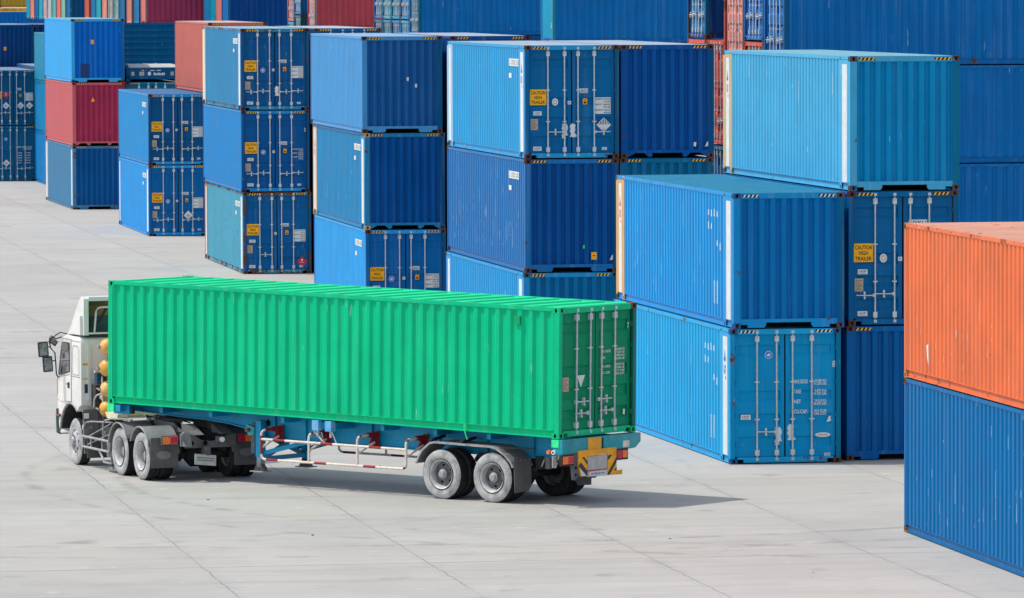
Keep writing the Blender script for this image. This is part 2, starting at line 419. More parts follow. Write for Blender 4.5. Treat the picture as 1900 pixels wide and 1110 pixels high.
def post_strip(h, w_, ink=None):
    mb = MB(); mb.box((-.004, 0, 0), (0, w_, h), 'white_sign')
    if ink:
        b = MB(); put_text(b, "45'", 0, 0, w_ * .52, ink, 0, width=.62)
        mb.add([(-.006, w_ * .8 - z, h - .30 - x) for x, y, z in b.v], b.f, ink)
    return mb.mesh('post_marking')
def side_scrapes(H, seed, n, mat, dashes=False):
    rd = random.Random(seed); mb = MB(); p = (L - .28) / 42
    for k in range(n):
        q = rd.randrange(3, 40); y = .14 + q * p + rd.uniform(.02, .05); z = rd.choice([rd.uniform(.4, 1.4), rd.uniform(.3, 2.3)]); h = rd.choice([.06, .12, .2, .45]) * rd.uniform(.6, 1.3); w = rd.uniform(.012, .03)
        mb.prism([(y, z), (y + w, z + .02), (y + w * .8, z + h), (y + w * .2, z + h * .9)], 'x', .0118, .0138, mat)
    if dashes:
        for (q, z, h) in ((5, 2.33, .12), (6, 2.33, .16), (7, 2.32, .14), (8, 2.34, .12), (7, 2.05, .12), (8, 2.04, .16), (4, 1.62, .16), (5, 1.7, .13)): y = .14 + q * p; mb.box((.0115, y + .0, z), (.0138, y + .07, z + h), 'white_sign')
        for q in (5, 6): y = .14 + q * p; mb.box((.0115, y - .02, .45), (.0138, y + .08, .95), mat)
    return mb.mesh('paint_scrape')
SIGN = dict(caution=sign_caution, disc=sign_disc, blue_disc=sign_blue_disc, tag=sign_tag, csc=sign_csc, code=sign_code, orange=sign_orange, data=sign_data,
            data_plain=lambda: sign_data(False), stripes=lambda: sign_diamond('stripes'), mark=lambda: sign_diamond('mark'), red=lambda: sign_diamond('red'),
            rows_green=sign_rows_green, rows_blue=sign_rows_blue, rows_far=sign_rows_far, nyku=lambda: sign_code('NYKU', .41, .13), small=lambda: sign_tag(.13, .07, 'LSG'),
            tape1=lambda: sign_tape(3), tape2=lambda: sign_tape(8), white_small=lambda: sign_tag(.09, .09, 'OK'), seven=lambda: glyph('7', .12), two=lambda: glyph('2', .12), eight=lambda: glyph('8', .14), triangle=lambda: tri_sign(),
            yellow_square=lambda: sign_yellow_square(), green_note=lambda: note_sign(), yellow_triangle=lambda: ytri(), dark_patch=lambda: darkp(), white_note=lambda: wnote(0), white_note2=lambda: wnote(1), white_oval=lambda: oval())
def glyph(s, h):
    mb = MB(); put_text(mb, s, 0, 0, h, 'white_ink', -.001, width=h * .5); return mb.mesh('panel_number')
def tri_sign():
    mb = MB(); mb.prism([(-.13, .11), (.13, .11), (0, -.13)], 'y', -.004, 0, 'white_sign'); return mb.mesh('triangle_sticker')
def ytri():
    mb = MB(); mb.prism([(-.09, -.08), (.09, -.08), (0, .12)], 'y', -.004, 0, 'caution_yellow'); return mb.mesh('triangle_sticker')
def sign_yellow_square():
    mb = MB(); plate(mb, 0, 0, .14, .19, 'caution_yellow')
    for k, w in enumerate((.1, .06, .1)): plate(mb, .07 - w / 2, .03 + k * .055, .07 + w / 2, .055 + k * .055, 'black_ink' if k == 1 else 'guard_yellow', -.004, .002)
    return mb.mesh('warning_sticker')
def note_sign():
    mb = MB(); mb.prism([(0, 0), (.055, .01), (.05, .1), (.005, .09)], 'y', -.004, 0, 'sign_green'); return mb.mesh('green_note')
def darkp():
    mb = MB(); plate(mb, 0, 0, .42, .62, 'dark_patch'); return mb.mesh('repair_patch')
def wnote(k):
    mb = MB(); mb.prism([[(0, .02), (.06, 0), (.075, .11), (.01, .12)], [(0, 0), (.1, .02), (.09, .14), (.05, .12)]][k], 'y', -.004, 0, 'white_sign'); return mb.mesh('paper_note')
def oval():
    mb = MB(); disc(mb, 0, 0, .17, .05, 'white_sign', -.004, 0.); plate(mb, -.1, -.01, .1, .01, 'tan_plate', -.004, .002); return mb.mesh('oval_sticker')

# ------------------------------------------------------------------ container parts
def corr(a, b, n, flat=.25, slope=.25, run=.8):
    """corrugation stations along an axis: list of (pos, depth 0..1), outer flats first"""
    p = (b - a) / n; out = [(a, 0.)]
    for k in range(n):
        s = a + k * p
        out += [(s + p * flat, 0.), (s + p * (flat + slope * run), 1.), (s + p * (2 * flat + slope * run), 1.), (s + p * (2 * flat + slope * 2 * run), 0.)]
    out.append((b, 0.)); return out
def side_mesh(H, left, n=42):
    mb = MB(); st = corr(.14, L - .14, n, .25, .25, .62 if H > 2.6 else .9); zs = [(.165, 1.), (.172, 1.), (H - .14, 1.), (H - .075, .08)]
    vs = []
    for z, k in zs:
        for y, d in st:
            x = .014 + d * k * .041
            vs.append((x if left else W - x, y, z))
    m = len(st); fs = [(r * m + i, r * m + i + 1, (r + 1) * m + i + 1, (r + 1) * m + i) for r in range(len(zs) - 1) for i in range(m - 1)]
    mb.add(vs, fs, 'container_paint'); return mb.mesh('side_wall')
def roof_mesh(H, n=42):
    thin = H < 2.59
    mb = MB(); st = corr(.2, L - .2, 20 if thin else n, .42 if thin else .36, .08 if thin else .15); xs = [(.055, .25), (.10, 1.), (W - .10, 1.), (W - .055, .25)]
    st = [(.1, 0.)] + st + [(L - .1, 0.)]
    vs = [(x, y, H - .006 - d * k * (.055 if thin else .030)) for x, k in xs for y, d in st]
    m = len(st); fs = [(r * m + i, r * m + i + 1, (r + 1) * m + i + 1, (r + 1) * m + i) for r in range(3) for i in range(m - 1)]
    mb.add(vs, fs, 'roof_paint'); return mb.mesh('roof')
def end_mesh(H, n=9):
    mb = MB(); st = corr(.135, W - .135, n, .30, .20, .62); zs = [(.2, 1.), (H - .17, 1.), (H - .115, .1)]
    vs = [(x, .028 + d * k * .062, z) for z, k in zs for x, d in st]
    m = len(st); fs = [(r * m + i, r * m + i + 1, (r + 1) * m + i + 1, (r + 1) * m + i) for r in range(len(zs) - 1) for i in range(m - 1)]
    mb.add(vs, fs, 'container_paint'); return mb.mesh('end_wall')
def frame_mesh(H, doors, style=0):
    mb = MB(); p = 'container_paint'
    for s in (0, 1):
        X = (lambda x: x) if not s else (lambda x: W - x)
        def bx(x0, x1, z0, z1, y0=.178, y1=L - .178):
            a, b = sorted((X(x0), X(x1))); mb.box((a, y0, z0), (b, y1, z1), p)
        bx(.004, .055, H - .078, H - .008)          # top rail
        bx(.045, .055, .034, .160)                  # bottom rail web
        bx(.008, .06, .160, .168); bx(.008, .10, .022, .034)
    # near end
    if doors:
        mb.box((.17, .012, H - .125), (W - .17, .16, H - .012), p)
        mb.box((.30, .014, .03), (W - .30, .16, .145), p); mb.box((.165, .014, .10), (.30, .16, .145), p); mb.box((W - .30, .014, .10), (W - .165, .16, .145), p)
        mb.box((.10, .06, .145), (.115, .1, H - .125), 'black_ink'); mb.box((W - .115, .06, .145), (W - .10, .1, H - .125), 'black_ink')
    else:
        mb.box((.17, .010, H - .118), (W - .17, .10, H - .012), p)
        mb.box((.155, .012, .130), (W - .155, .12, .205), p)
        if style == 0:
            for x0, x1 in ((.32, .72), (W - .72, W - .32)):
                mb.prism([(x0, .02), (x1 - .04, .02), (x1, .075), (x1, .13), (x0, .13)] if x0 < 1 else [(x0, .13), (x0, .075), (x0 + .04, .02), (x1, .02), (x1, .13)], 'y', .014, .11, p)
            mb.box((.16, .014, .085), (.32, .11, .13), p); mb.box((W - .32, .014, .085), (W - .16, .11, .13), p)
        else:
            for x0, s in ((.16, 1), (W - .16, -1)):
                mb.prism([(x0, .13), (x0 + s * .22, .13), (x0 + s * .04, .03), (x0, .02)], 'y', .014, .11, p)
                mb.prism([(x0 + s * .46, .13), (x0 + s * .66, .13), (x0 + s * .66, .05), (x0 + s * .6, .02), (x0 + s * .54, .05)], 'y', .014, .11, p)
    # far end and floor
    mb.box((.15, L - .05, .13), (W - .15, L - .03, H - .03), p)
    mb.box((.055, .12, .13), (W - .055, L - .05, .15), 'frame_dark')
    for k in range(10): mb.box((.1, 1.0 + k * 1.13, .03), (W - .1, 1.05 + k * 1.13, .13), 'frame_dark')
    return mb.mesh('frame')
def post_mesh(H, w_):
    mb = MB(); mb.box((-w_ / 2, -.062, .119), (w_ / 2, .062, H - .119), 'container_paint'); return mb.mesh('corner_post')
def end_plate_mesh(H):
    mb = MB(); mb.box((.004, 0, .17), (.016, .80, H - .09), 'container_paint'); mb.box((.003, .62, .02), (.02, .80, .17), 'container_paint'); mb.box((.003, .66, H - .125), (.02, .80, H - .004), 'container_paint')
    mb.box((-.0005, .70, .05), (.003, .75, .11), 'black_gap'); mb.box((-.0005, .70, H - .09), (.003, .75, H - .035), 'black_gap')
    return mb.mesh('end_plate')
def casting_mesh():
    mb = MB(); mb.box((-.081, -.089, 0), (.081, .089, .118), 'container_paint')
    for s in (-1, 1):
        n = 14; el = [(.032 * math.cos(k * 2 * math.pi / n), .059 + .042 * math.sin(k * 2 * math.pi / n)) for k in range(n)]
        mb.prism(el, 'y', s * .0885, s * .0905, 'black_gap'); mb.prism(el, 'x', s * .0805, s * .0825, 'black_gap')
    return mb.mesh('corner_casting')
def door_mesh(H, left):
    mb = MB(); x0, x1 = (.118, W / 2 - .017) if left else (W / 2 + .017, W - .118)
    z0, z1 = .15, H - .13; y = .075; p = 'container_paint'; b = .085
    mb.box((x0, y, z0), (x0 + b, y + .04, z1), p); mb.box((x1 - b, y, z0), (x1, y + .04, z1), p)
    mb.box((x0 + b, y, z0), (x1 - b, y + .04, z0 + .09), p); mb.box((x0 + b, y, z1 - .07), (x1 - b, y + .04, z1), p)
    zz = [z0 + .09]; dd = [0.]; hh = z1 - .07 - zz[0]; n = 5
    for k in range(n):
        c = zz[0] + hh * (k + .5) / n
        if k in (0, 1, 2, 4) or n < 5:
            zz += [c - .15, c - .09, c + .06, c + .10]; dd += [0, 1., 1., 0]
    zz.append(z1 - .07); dd.append(0.)
    vs = [(x, y + .004 + d * .036, z) for z, d in zip(zz, dd) for x in (x0 + b, x1 - b)]
    mb.add(vs, [(2 * i, 2 * i + 1, 2 * i + 3, 2 * i + 2) for i in range(len(zz) - 1)], p)
    mb.box((x0, y + .045, z0), (x1, y + .06, z1), p)
    # dark rubber gasket between the leaves
    if left: mb.box((x1, y + .022, z0), (x1 + .034, y + .035, z1), 'black_gap')
    g = 'black_ink'
    mb.box((x0, y + .006, z0 - .016), (x1, y + .02, z0), g); mb.box((x0, y + .006, z1), (x1, y + .02, z1 + .016), g)
    return mb.mesh('door')
def bar_mesh(H):
    mb = MB(); m = 'galvanised'
    mb.tube([(0, 0, .09), (0, 0, H - .06)], .019, m, 10)
    for z in (.24, H - .22): mb.box((-.045, -.024, z - .06), (.045, .045, z + .06), m)
    for z in (.95, 1.75): mb.box((-.05, -.012, z - .014), (.05, .045, z + .014), m)
    for z in (.10, H - .075): mb.box((-.032, -.03, z - .03), (.032, .03, z + .03), m); mb.box((-.05, -.01, z - .012), (.05, .05, z + .012), m)
    return mb.mesh('locking_bar', True)
def handle_mesh(flip):
    s = -1 if flip else 1
    mb = MB(); m = 'galvanised'
    mb.tube([(0, -.02, 0), (s * .16, -.03, 0), (s * .40, -.025, .004)], [.018, .014, .012], m, 8)
    mb.box((-.03, -.03, -.035), (.03, .02, .035), m)
    c = s * .22; mb.box((c - .02, -.045, -.075), (c + .02, .03, -.03), m); mb.box((c - .014, -.042, -.03), (c + .014, .02, .06), m); disc(mb, c, .06, .025, .025, m, -.04, -.01, 10); disc(mb, c, -.06, .022, .022, m, -.05, -.03, 10)
    return mb.mesh('lever_handle', True)
def hinge_mesh():
    mb = MB(); mb.box((-.055, -.015, -.05), (.055, .03, .05), 'container_paint'); mb.tube([(-.055, -.012, -.065), (-.055, -.012, .065)], .018, 'container_paint', 8)
    return mb.mesh('hinge', True)

GROUP = 'shipping containers stacked in the yard'
LSG = [('caution', .135, 1.37, 0), ('tag', .225, 1.11, 0), ('csc', .155, .74, 0), ('tag', .22, .21, 0), ('white_small', 1.115, 1.385, 0), ('code', 1.40, 1.675, 1), ('orange', 1.51, 1.385, 1), ('data', 1.80, 1.14, 1), ('small', 2.0, .22, 1)]
def container(label, pos, rot, H=2.896, doors=True, col=(0, 80, 150), rust=.25, roof=None, cast=None, signs=(), side_signs=(), hz='yellow', style=0, end_col=None, side_col=None, handles=(0, 1, 2, 3), strips=None, pitch=0., patch=True, skip=(), castc2=None, group=GROUP, detail=True, far_col=None, post=None, scr=None):
    o = thing('shipping_container', label, 'shipping container', pos, rot, group)
    if pitch: o.rotation_euler = (pitch, 0, rot)
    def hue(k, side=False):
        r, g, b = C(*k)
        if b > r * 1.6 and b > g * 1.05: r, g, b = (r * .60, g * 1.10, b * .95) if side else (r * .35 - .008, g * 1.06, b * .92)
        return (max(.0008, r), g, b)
    c = (*hue(col), rust); ec = (*hue(end_col or col), rust * .7); sc_ = (*hue(side_col or col, True), rust)  # side and end colours set apart by fading and by painted-in sun and shade
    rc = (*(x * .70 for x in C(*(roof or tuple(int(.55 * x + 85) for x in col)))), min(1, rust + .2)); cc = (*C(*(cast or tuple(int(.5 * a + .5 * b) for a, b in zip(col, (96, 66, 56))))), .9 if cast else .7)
    ob('frame', cached(('frame', H, doors, style), lambda: frame_mesh(H, doors, style)), o, (*sc_[:3], min(1., rust + .3)) if side_col else (*c[:3], min(1., rust + .25)))
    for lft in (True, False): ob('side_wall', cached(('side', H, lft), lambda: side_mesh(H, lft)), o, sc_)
    ob('roof', cached(('roof', H), lambda: roof_mesh(H)), o, rc)
    pc = (*hue((post or tuple(int(.62 * a + .38 * b) for a, b in zip(end_col or col, (20, 66, 84))))), min(1., rust + .2))
    pw = .10 if doors else .15
    ob('corner_post', cached(('post', H, pw), lambda: post_mesh(H, pw)), o, (*(c if doors else sc_)[:3], min(1., rust + .3)), (.006 + pw / 2, .068, 0)); ob('corner_post', cached(('post', H, pw), lambda: post_mesh(H, pw)), o, pc, (W - .006 - pw / 2, .068, 0))
    for x in (.081, W - .081): ob('corner_post', cached(('post', H, .15), lambda: post_mesh(H, .15)), o, (*C(*(far_col or col)), rust) if x < 1 else pc, (x, L - .068, 0))
    for x in (.084, W - .084):
        for y in (.0915, L - .0915):
            for z in (.003, H - .121):
                k = cc if not (castc2 and x < 1) else (*C(*castc2), .3)
                ob('corner_casting', cached('cast', casting_mesh), o, k, (x, y, z))
    if doors:
        D = []
        for i, lft in enumerate((True, False)):
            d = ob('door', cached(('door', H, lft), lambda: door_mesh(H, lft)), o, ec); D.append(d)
            for j in range(2):
                x = ((.60, 1.03), (1.38, 1.80))[i][j]
                ob('locking_bar', cached(('bar', H), lambda: bar_mesh(H)), d, None, (x, .04, 0))
                if 2 * i + j in handles:
                    ob('lever_handle', cached(('hnd', i == 0), lambda: handle_mesh(i == 0)), d, None, (x + (-.02 if i == 0 else .02), .05, .655 + (.0 if j == 0 else .03)))
            if detail:
                for z in (.42, 1.05, 1.75, H - .42):
                    ob('hinge', cached('hinge', hinge_mesh), d, pc, (.078 if lft else W - .078, .05, z), (0, 0, 0 if lft else math.pi))
    else:
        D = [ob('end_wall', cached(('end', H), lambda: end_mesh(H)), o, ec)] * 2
    for k, x, z, di in signs:
        ms = cached(('sign', k), SIGN[k])
        for me in (ms if isinstance(ms, list) else [ms]): ob(me.name.split('.')[0], me, D[di], None, (x, .073 if doors else .027, z))
    if hz:
        me = cached(('hz', hz), lambda: hazard() if hz == 'yellow' else hazard(('black_ink', 'white_sign')))
        for x in (.2, W - .2 - .36): ob('hazard_marking', me, o, None, (x, .0115 if doors else .0095, H - .098))
    if patch: ob('number_patch', cached('npatch', number_patch), o, None, (.013, .9, H - .86))
    if scr: ob('paint_scrape', side_scrapes(H, *scr), o)
    if strips:
        pl = cached(('eplate', H), lambda: end_plate_mesh(H))
        ob('end_plate', pl, o, sc_, (0, .13, 0)); ob('end_plate', pl, o, (*C(*(far_col or side_col or col)), .5), (0, L - .13, 0), (0, 0, 0)).scale = (1, -1, 1)
        for y, w_ in ((.26, .42), (L - .66, .30)):
            ob('post_marking', cached(('strip', H, strips, w_, y < 1), lambda: post_strip(H - .36, w_, None if strips == 'plain' or (strips == 'sign_red') == (y < 1) else strips)), o, None, (.0035, y, .18))
    return o

# ------------------------------------------------------------------ the yard
def lvl(n, H=2.896): return n * H
RUSTY = (104, 70, 52); MAROON = (84, 50, 56); ORANGE_C = (205, 160, 105)
def stack(x, y, deg, entries):
    for e in entries:
        e = dict(e); dx = e.pop('dx', 0.); dy = e.pop('dy', 0.); n = e.pop('n'); z = e.pop('z', None); lab = e.pop('label')
        th = R(deg)
        container(lab, (x + dx * math.cos(th) - dy * math.sin(th), y + dy * math.cos(th) + dx * math.sin(th), lvl(n) if z is None else z), th, **e)
BR, MID, DEEP, TEAL, NAVY = (20, 128, 205), (8, 104, 186), (0, 82, 168), (22, 128, 168), (40, 92, 160)

# two containers at the right edge of the picture
stack(25.91, 92.05, -.01, [
    dict(n=0, label='bright blue container at the right edge under the orange one', scr=(5, 22, "scrape_pale"), col=(0, 100, 166), rust=.3, cast=(200, 150, 70), patch=False, doors=False, hz=None, roof=(70, 130, 180)),
    dict(n=1, label='orange container on top of the nearest stack at right', scr=(4, 26, "scrape_salmon"), col=(226, 114, 70), rust=.45, cast=(200, 140, 60), patch=False, doors=False, hz=None, roof=(245, 178, 152)),
])
ob('torn_label', torn_label(), bpy.data.objects['shipping_container.001'], None, (.012, 10.35, .34))
ob('torn_label', torn_label(), bpy.data.objects['shipping_container.001'], None, (.012, 8.3, .95)).scale = (1, .3, .4)
# nearest stack with its second column
stack(25.96, 119.57, .74, [
    dict(n=0, dx=-.045, label='blue container standing on the concrete with white MAX.GROSS lettering on its doors', scr=(2, 6, "scrape_pale", True), col=(0, 144, 210), side_col=(38, 156, 222), rust=.4, hz='white', cast=(8, 90, 150), strips='sign_blue', patch=False,
         handles=(1,), signs=[('blue_disc', .86, 2.33, 0), ('tag', .25, .95, 0), ('tape1', 1.06, .58, 0), ('tape2', 1.36, .66, 1), ('rows_blue', 1.42, 1.05, 1), ('eight', 2.26, 2.05, 1), ('white_note2', 2.13, .87, 1), ('white_oval', 2.05, .6, 1), ('small', 2.08, .14, 1)]),
    dict(n=1, dx=.03, label='blue container lying on the one with the MAX.GROSS doors', scr=(1, 14, "scrape_pale", True), far_col=(205, 160, 105), col=(10, 112, 190), side_col=(30, 138, 215), rust=.35, doors=False, hz='white', cast=(10, 100, 170), strips='sign_red', patch=False, roof=(60, 150, 185)),
])
stack(28.61, 120.01, .72, [
    dict(n=0, dx=-.04, label='dark blue ground container between the MAX.GROSS doors and the orange stack', col=(0, 92, 168), rust=.3, doors=False, cast=MAROON, patch=False),
    dict(n=1, dx=.0, label='blue container with NYKU plate and yellow CAUTION sign half hidden by the orange one', col=(0, 96, 160), rust=.3, cast=MAROON, patch=False, handles=(0, 1),
         signs=[k for k in LSG if k[0] not in ('code', 'orange')] + [('disc', .79, 1.45, 0), ('nyku', 1.35, 2.14, 1)]),
    dict(n=2, dx=.03, label='light blue container with a plain ribbed end topping the nearest stack', scr=(3, 8, "white_sign"), far_col=(190, 170, 130), col=(0, 134, 200), side_col=(92, 162, 214), rust=.3, doors=False, cast=(8, 110, 160), strips='sign_red', patch=False, roof=(150, 200, 215)),
])
# second stack
stack(25.83, 143.96, -.04, [
    dict(n=0, label='lowest blue container of the stack right behind the green load, mostly hidden', col=(0, 108, 172), side_col=(40, 140, 210), rust=.3, doors=False, strips='plain', patch=False),
    dict(n=1, dx=.04, label='scratched blue container with a yellow sticker low on its dark ribbed end', scr=(6, 46, "scrape_pale"), col=(0, 78, 156), side_col=(36, 104, 176), rust=.35, doors=False, cast=MAROON, signs=[('yellow_square', 1.72, .32, 0), ('green_note', 1.5, .6, 0), ('white_note2', 2.2, .3, 0)], roof=(120, 160, 190)),
    dict(n=2, dx=.05, label='light blue container with CAUTION sign, striped white diamond and torn white paper on its doors', far_col=(150, 190, 220), col=(0, 100, 165), side_col=(48, 146, 210), rust=.35, cast=MAROON, strips='sign_blue', handles=(1, 3),
         signs=LSG + [('disc', .79, 1.45, 0), ('tape1', 1.03, .7, 0), ('tape2', 1.26, .72, 1), ('stripes', 2.05, .86, 1)], roof=(190, 205, 222)),
])
stack(28.39, 144.1, .1, [
    dict(n=0, label='blue container hidden in the gap behind the lowest level of the nearest stack', col=(0, 90, 150), rust=.3, doors=False, cast=MAROON, patch=False),
    dict(n=1, label='dark teal container showing only a strip of its ribbed end under a dark blue one', col=(0, 104, 158), rust=.3, doors=False, cast=MAROON, patch=False, dx=-.03),
    dict(n=2, label='dark blue plain ended container beside the doors with the striped diamond', col=(0, 80, 160), rust=.25, doors=False, style=1, cast=MAROON, patch=False, signs=[('white_note', 1.9, .28, 0), ('white_note2', 2.2, .28, 0)], roof=(190, 205, 225)),
])
# third stack
stack(25.67, 170.24, -.77, [
    dict(n=0, dx=.07, label='bright blue container with doors just above the green roof', scr=(8, 16, "scrape_pale"), col=(0, 100, 180), side_col=(52, 150, 226), rust=.35, cast=MAROON, handles=(1,),
         signs=LSG + [('blue_disc', .79, 1.42, 0)]),
    dict(n=1, dx=.05, label='deep blue ribbed container in the middle of the stack behind the green load', scr=(9, 8, "scrape_pale"), far_col=(205, 175, 140), col=(0, 82, 162), side_col=(36, 124, 184), rust=.35, doors=False, style=1, cast=(0, 90, 150), castc2=ORANGE_C, strips='sign_red', roof=(150, 190, 220)),
    dict(n=2, dx=-.02, label='pale lavender blue container with a navy ribbed end and diamond shaped stain', scr=(7, 8, "scrape_pale"), col=(66, 94, 166), side_col=(92, 142, 208), rust=.3, doors=False, cast=(50, 50, 80), signs=[('white_note', 1.35, 1.55, 0), ('white_note', 1.6, 1.35, 0)], roof=(170, 205, 235), patch=False),
])
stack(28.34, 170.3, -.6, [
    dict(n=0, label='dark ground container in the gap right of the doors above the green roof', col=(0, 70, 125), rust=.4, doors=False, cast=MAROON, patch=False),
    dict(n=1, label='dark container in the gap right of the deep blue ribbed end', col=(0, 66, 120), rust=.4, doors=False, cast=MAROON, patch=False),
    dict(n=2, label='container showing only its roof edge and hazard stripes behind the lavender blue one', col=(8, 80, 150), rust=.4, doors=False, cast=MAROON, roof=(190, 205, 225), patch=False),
])
# fourth stack
stack(26.09, 201.87, -.61, [
    dict(n=0, dx=.05, label='rusty turquoise ground container with a red diamond on its doors', far_col=(170, 110, 80), col=(0, 92, 160), side_col=(92, 150, 186), rust=.6, cast=RUSTY, strips='plain', handles=(1,),
         signs=LSG + [('red', 2.1, .42, 1)]),
    dict(n=1, label='blue container with CAUTION sign between two turquoise sided ones', col=(0, 84, 156), side_col=(34, 126, 200), rust=.25, cast=(20, 60, 110), signs=[k for k in LSG if k[0] != 'data'] + [('blue_disc', .79, 1.42, 0), ('data_plain', 1.8, 1.14, 1), ('two', 2.25, 2.15, 1)], patch=False),
    dict(n=2, label='turquoise sided container with CAUTION sign on top of the rusty stack', far_col=(215, 190, 150), col=(0, 84, 150), side_col=(52, 126, 182), rust=.55, cast=MAROON, strips='plain', signs=LSG + [('blue_disc', .79, 1.42, 0), ('tape2', 1.3, .68, 1)], roof=(170, 215, 230)),
])
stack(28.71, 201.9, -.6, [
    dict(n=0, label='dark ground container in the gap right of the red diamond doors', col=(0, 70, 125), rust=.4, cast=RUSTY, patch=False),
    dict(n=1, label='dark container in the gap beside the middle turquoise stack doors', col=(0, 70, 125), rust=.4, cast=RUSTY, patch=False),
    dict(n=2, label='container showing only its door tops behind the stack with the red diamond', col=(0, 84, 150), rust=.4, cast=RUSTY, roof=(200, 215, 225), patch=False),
])
# fifth stack
stack(26.32, 233.11, -.40, [
    dict(n=0, label='bright blue ground container with a white diamond on its doors at left', col=(0, 96, 170), side_col=(40, 142, 222), rust=.3, strips='plain', cast=RUSTY, signs=LSG + [('blue_disc', .79, 1.42, 0), ('mark', 1.62, .84, 1)]),
    dict(n=1, label='blue container with CAUTION sign on top of the two high stack', col=(0, 80, 140), side_col=(36, 134, 206), rust=.3, cast=MAROON, signs=LSG + [('blue_disc', .79, 1.42, 0)], roof=(96, 140, 190)),
])
stack(28.87, 233.7, -.3, [
    dict(n=1, label='dark container under the salmon red one, mostly hidden', col=(0, 80, 130), rust=.3, doors=False, cast=RUSTY, patch=False),
    dict(n=2, label='salmon red container with a white mark rising behind the turquoise one', col=(196, 104, 92), rust=.3, doors=False, cast=(150, 50, 50), roof=(240, 205, 200), patch=False),
])
# sixth stack
stack(26.07, 261.64, .36, [
    dict(n=0, label='grey blue ground container with rusty corner posts under the maroon one', far_col=(200, 190, 180), col=(0, 88, 162), side_col=(84, 122, 170), rust=.42, doors=False, cast=RUSTY, strips='plain', patch=False),
    dict(n=1, label='maroon container with a yellow triangle on its ribbed end', col=(178, 54, 88), side_col=(200, 100, 104), rust=.2, doors=False, style=1, patch=False, signs=[('yellow_triangle', .95, 2.1, 0)]),
    dict(n=2, dx=-.03, label='sky blue container with a yellow sticker resting on the maroon one', col=(0, 110, 212), side_col=(72, 160, 232), rust=.35, doors=False, cast=(20, 80, 120), signs=[('yellow_square', .9, 1.75, 0), ('dark_patch', .42, .22, 0)], patch=False, roof=(150, 205, 225)),
])
stack(28.57, 262.0, .3, [
    dict(n=1, label='teal container showing only its door tops under the flat rack', col=(0, 104, 150), rust=.3, cast=MAROON, patch=False),
])
# seventh and eighth stacks at the far left
stack(27.93, 288.0, 0., [
    dict(n=0, z=0., H=2.591, label='lowest sliver of blue side wall left of the grey blue ground container', col=(30, 118, 190), rust=.3, doors=False),
    dict(n=0, z=2.595, H=2.591, label='middle sliver of blue side wall left of the maroon container', col=(22, 120, 180), rust=.3, doors=False),
    dict(n=0, z=5.19, H=2.591, label='upper sliver of teal side wall left of the sky blue container', col=(44, 130, 172), rust=.5, doors=False),
])
stack(25.63, 300.22, 0., [
    dict(n=0, label='blue ground container cut by the left edge with white weight lettering', col=(0, 92, 140), rust=.4, signs=[('mark', .82, .95, 0), ('blue_disc', .8, 2.2, 0), ('rows_far', 1.42, .95, 1)], patch=False),
    dict(n=1, label='blue container at the left edge with a row of diamond placards', col=(0, 84, 130), rust=.4, signs=[('caution', .12, 1.4, 0), ('red', .82, 1.62, 0), ('mark', .82, 1.05, 0), ('mark', 1.58, 1.05, 1), ('mark', 2.05, 1.05, 1), ('orange', 1.52, 1.5, 1), ('data', 1.8, 1.3, 1), ('code', 1.38, 1.85, 1)], patch=False, roof=(150, 170, 205)),
])
stack(28.12, 300.3, 0., [
    dict(n=0, z=3.08, label='container showing a pale roof patch behind the placard doors at far left', col=(60, 90, 140), rust=.3, doors=False, roof=(170, 185, 205), patch=False),
])
stack(26.68, 312.8, 0., [
    dict(n=0, z=5.185, label='dark blue ribbed container with a small orange sticker at the upper left corner', col=(0, 66, 130), rust=.2, doors=False, signs=[('yellow_square', .78, 1.5, 0)], patch=False, hz=None, roof=(150, 180, 215)),
    dict(n=0, z=5.185, dx=2.5, label='dark sliver of a container right of the upper left one', col=(10, 50, 105), rust=.3, doors=False, patch=False, hz=None, roof=(120, 140, 170)),
])

# flat rack with its near wall folded on the deck, on the sixth stack
def flat_rack():
    t = thing('flat_rack', 'dark blue folded flat rack with white marks lying beside the sky blue container', 'flat rack', (28.57, 262.0, 2 * 2.896 + .01), R(.3), GROUP)
    c = (*C(0, 78, 122), .3); p = 'container_paint'
    mb = MB(); mb.box((.02, .16, .25), (W - .02, L - .16, .62), p)
    for x in (.02, W - .2): mb.box((x, .02, .02), (x + .18, L - .02, .3), p)
    ob('deck', mb.mesh('deck'), t, c)
    mb = MB(); mb.box((.02, .02, .12), (W - .02, .155, .64), p)
    e = ob('end_beam', mb.mesh('end_beam'), t, c)
    for x, w_ in ((.25, .14), (.62, .22), (2.06, .14)):
        mb = MB(); plate(mb, x, .28, x + w_, .46, 'tan_plate', .018); ob('mark_plate', mb.mesh('mark_plate'), e)
    mb = MB(); disc(mb, 1.08, .37, .075, .09, 'white_sign', .012, .018); ob('round_emblem', mb.mesh('round_emblem'), e)
    mb = MB()
    for k in range(8): mb.box((1.28 + k * .066, .012, .3), (1.325 + k * .066, .018, .42 - .02 * (k % 3)), 'white_ink')
    ob('lettering', mb.mesh('lettering'), e)
    for x, w in ((.76, .08), (1.12, .2), (1.42, .19)):
        mb = MB(); mb.box((x, .012, .5), (x + w, .018, .53), 'white_ink'); ob('lettering', mb.mesh('lettering'), e)
    mb = MB(); mb.prism([(.1, .63), (.1, .66), (.35, .78), (1.9, .80), (2.1, .70), (2.1, .63)], 'x', .14, W - .14, 'roof_paint')
    ob('folded_wall', mb.mesh('folded_wall'), t, (*C(190, 185, 180), .4))
    mb = MB()
    for x, z in ((.5, .8), (1.5, .84), (.95, .84)): mb.tube([(x, 1.0, z - .08), (x, 1.0, z)], .05, 'white_sign', 8)
    ob('lashing_knob', mb.mesh('lashing_knob'), t)
flat_rack()

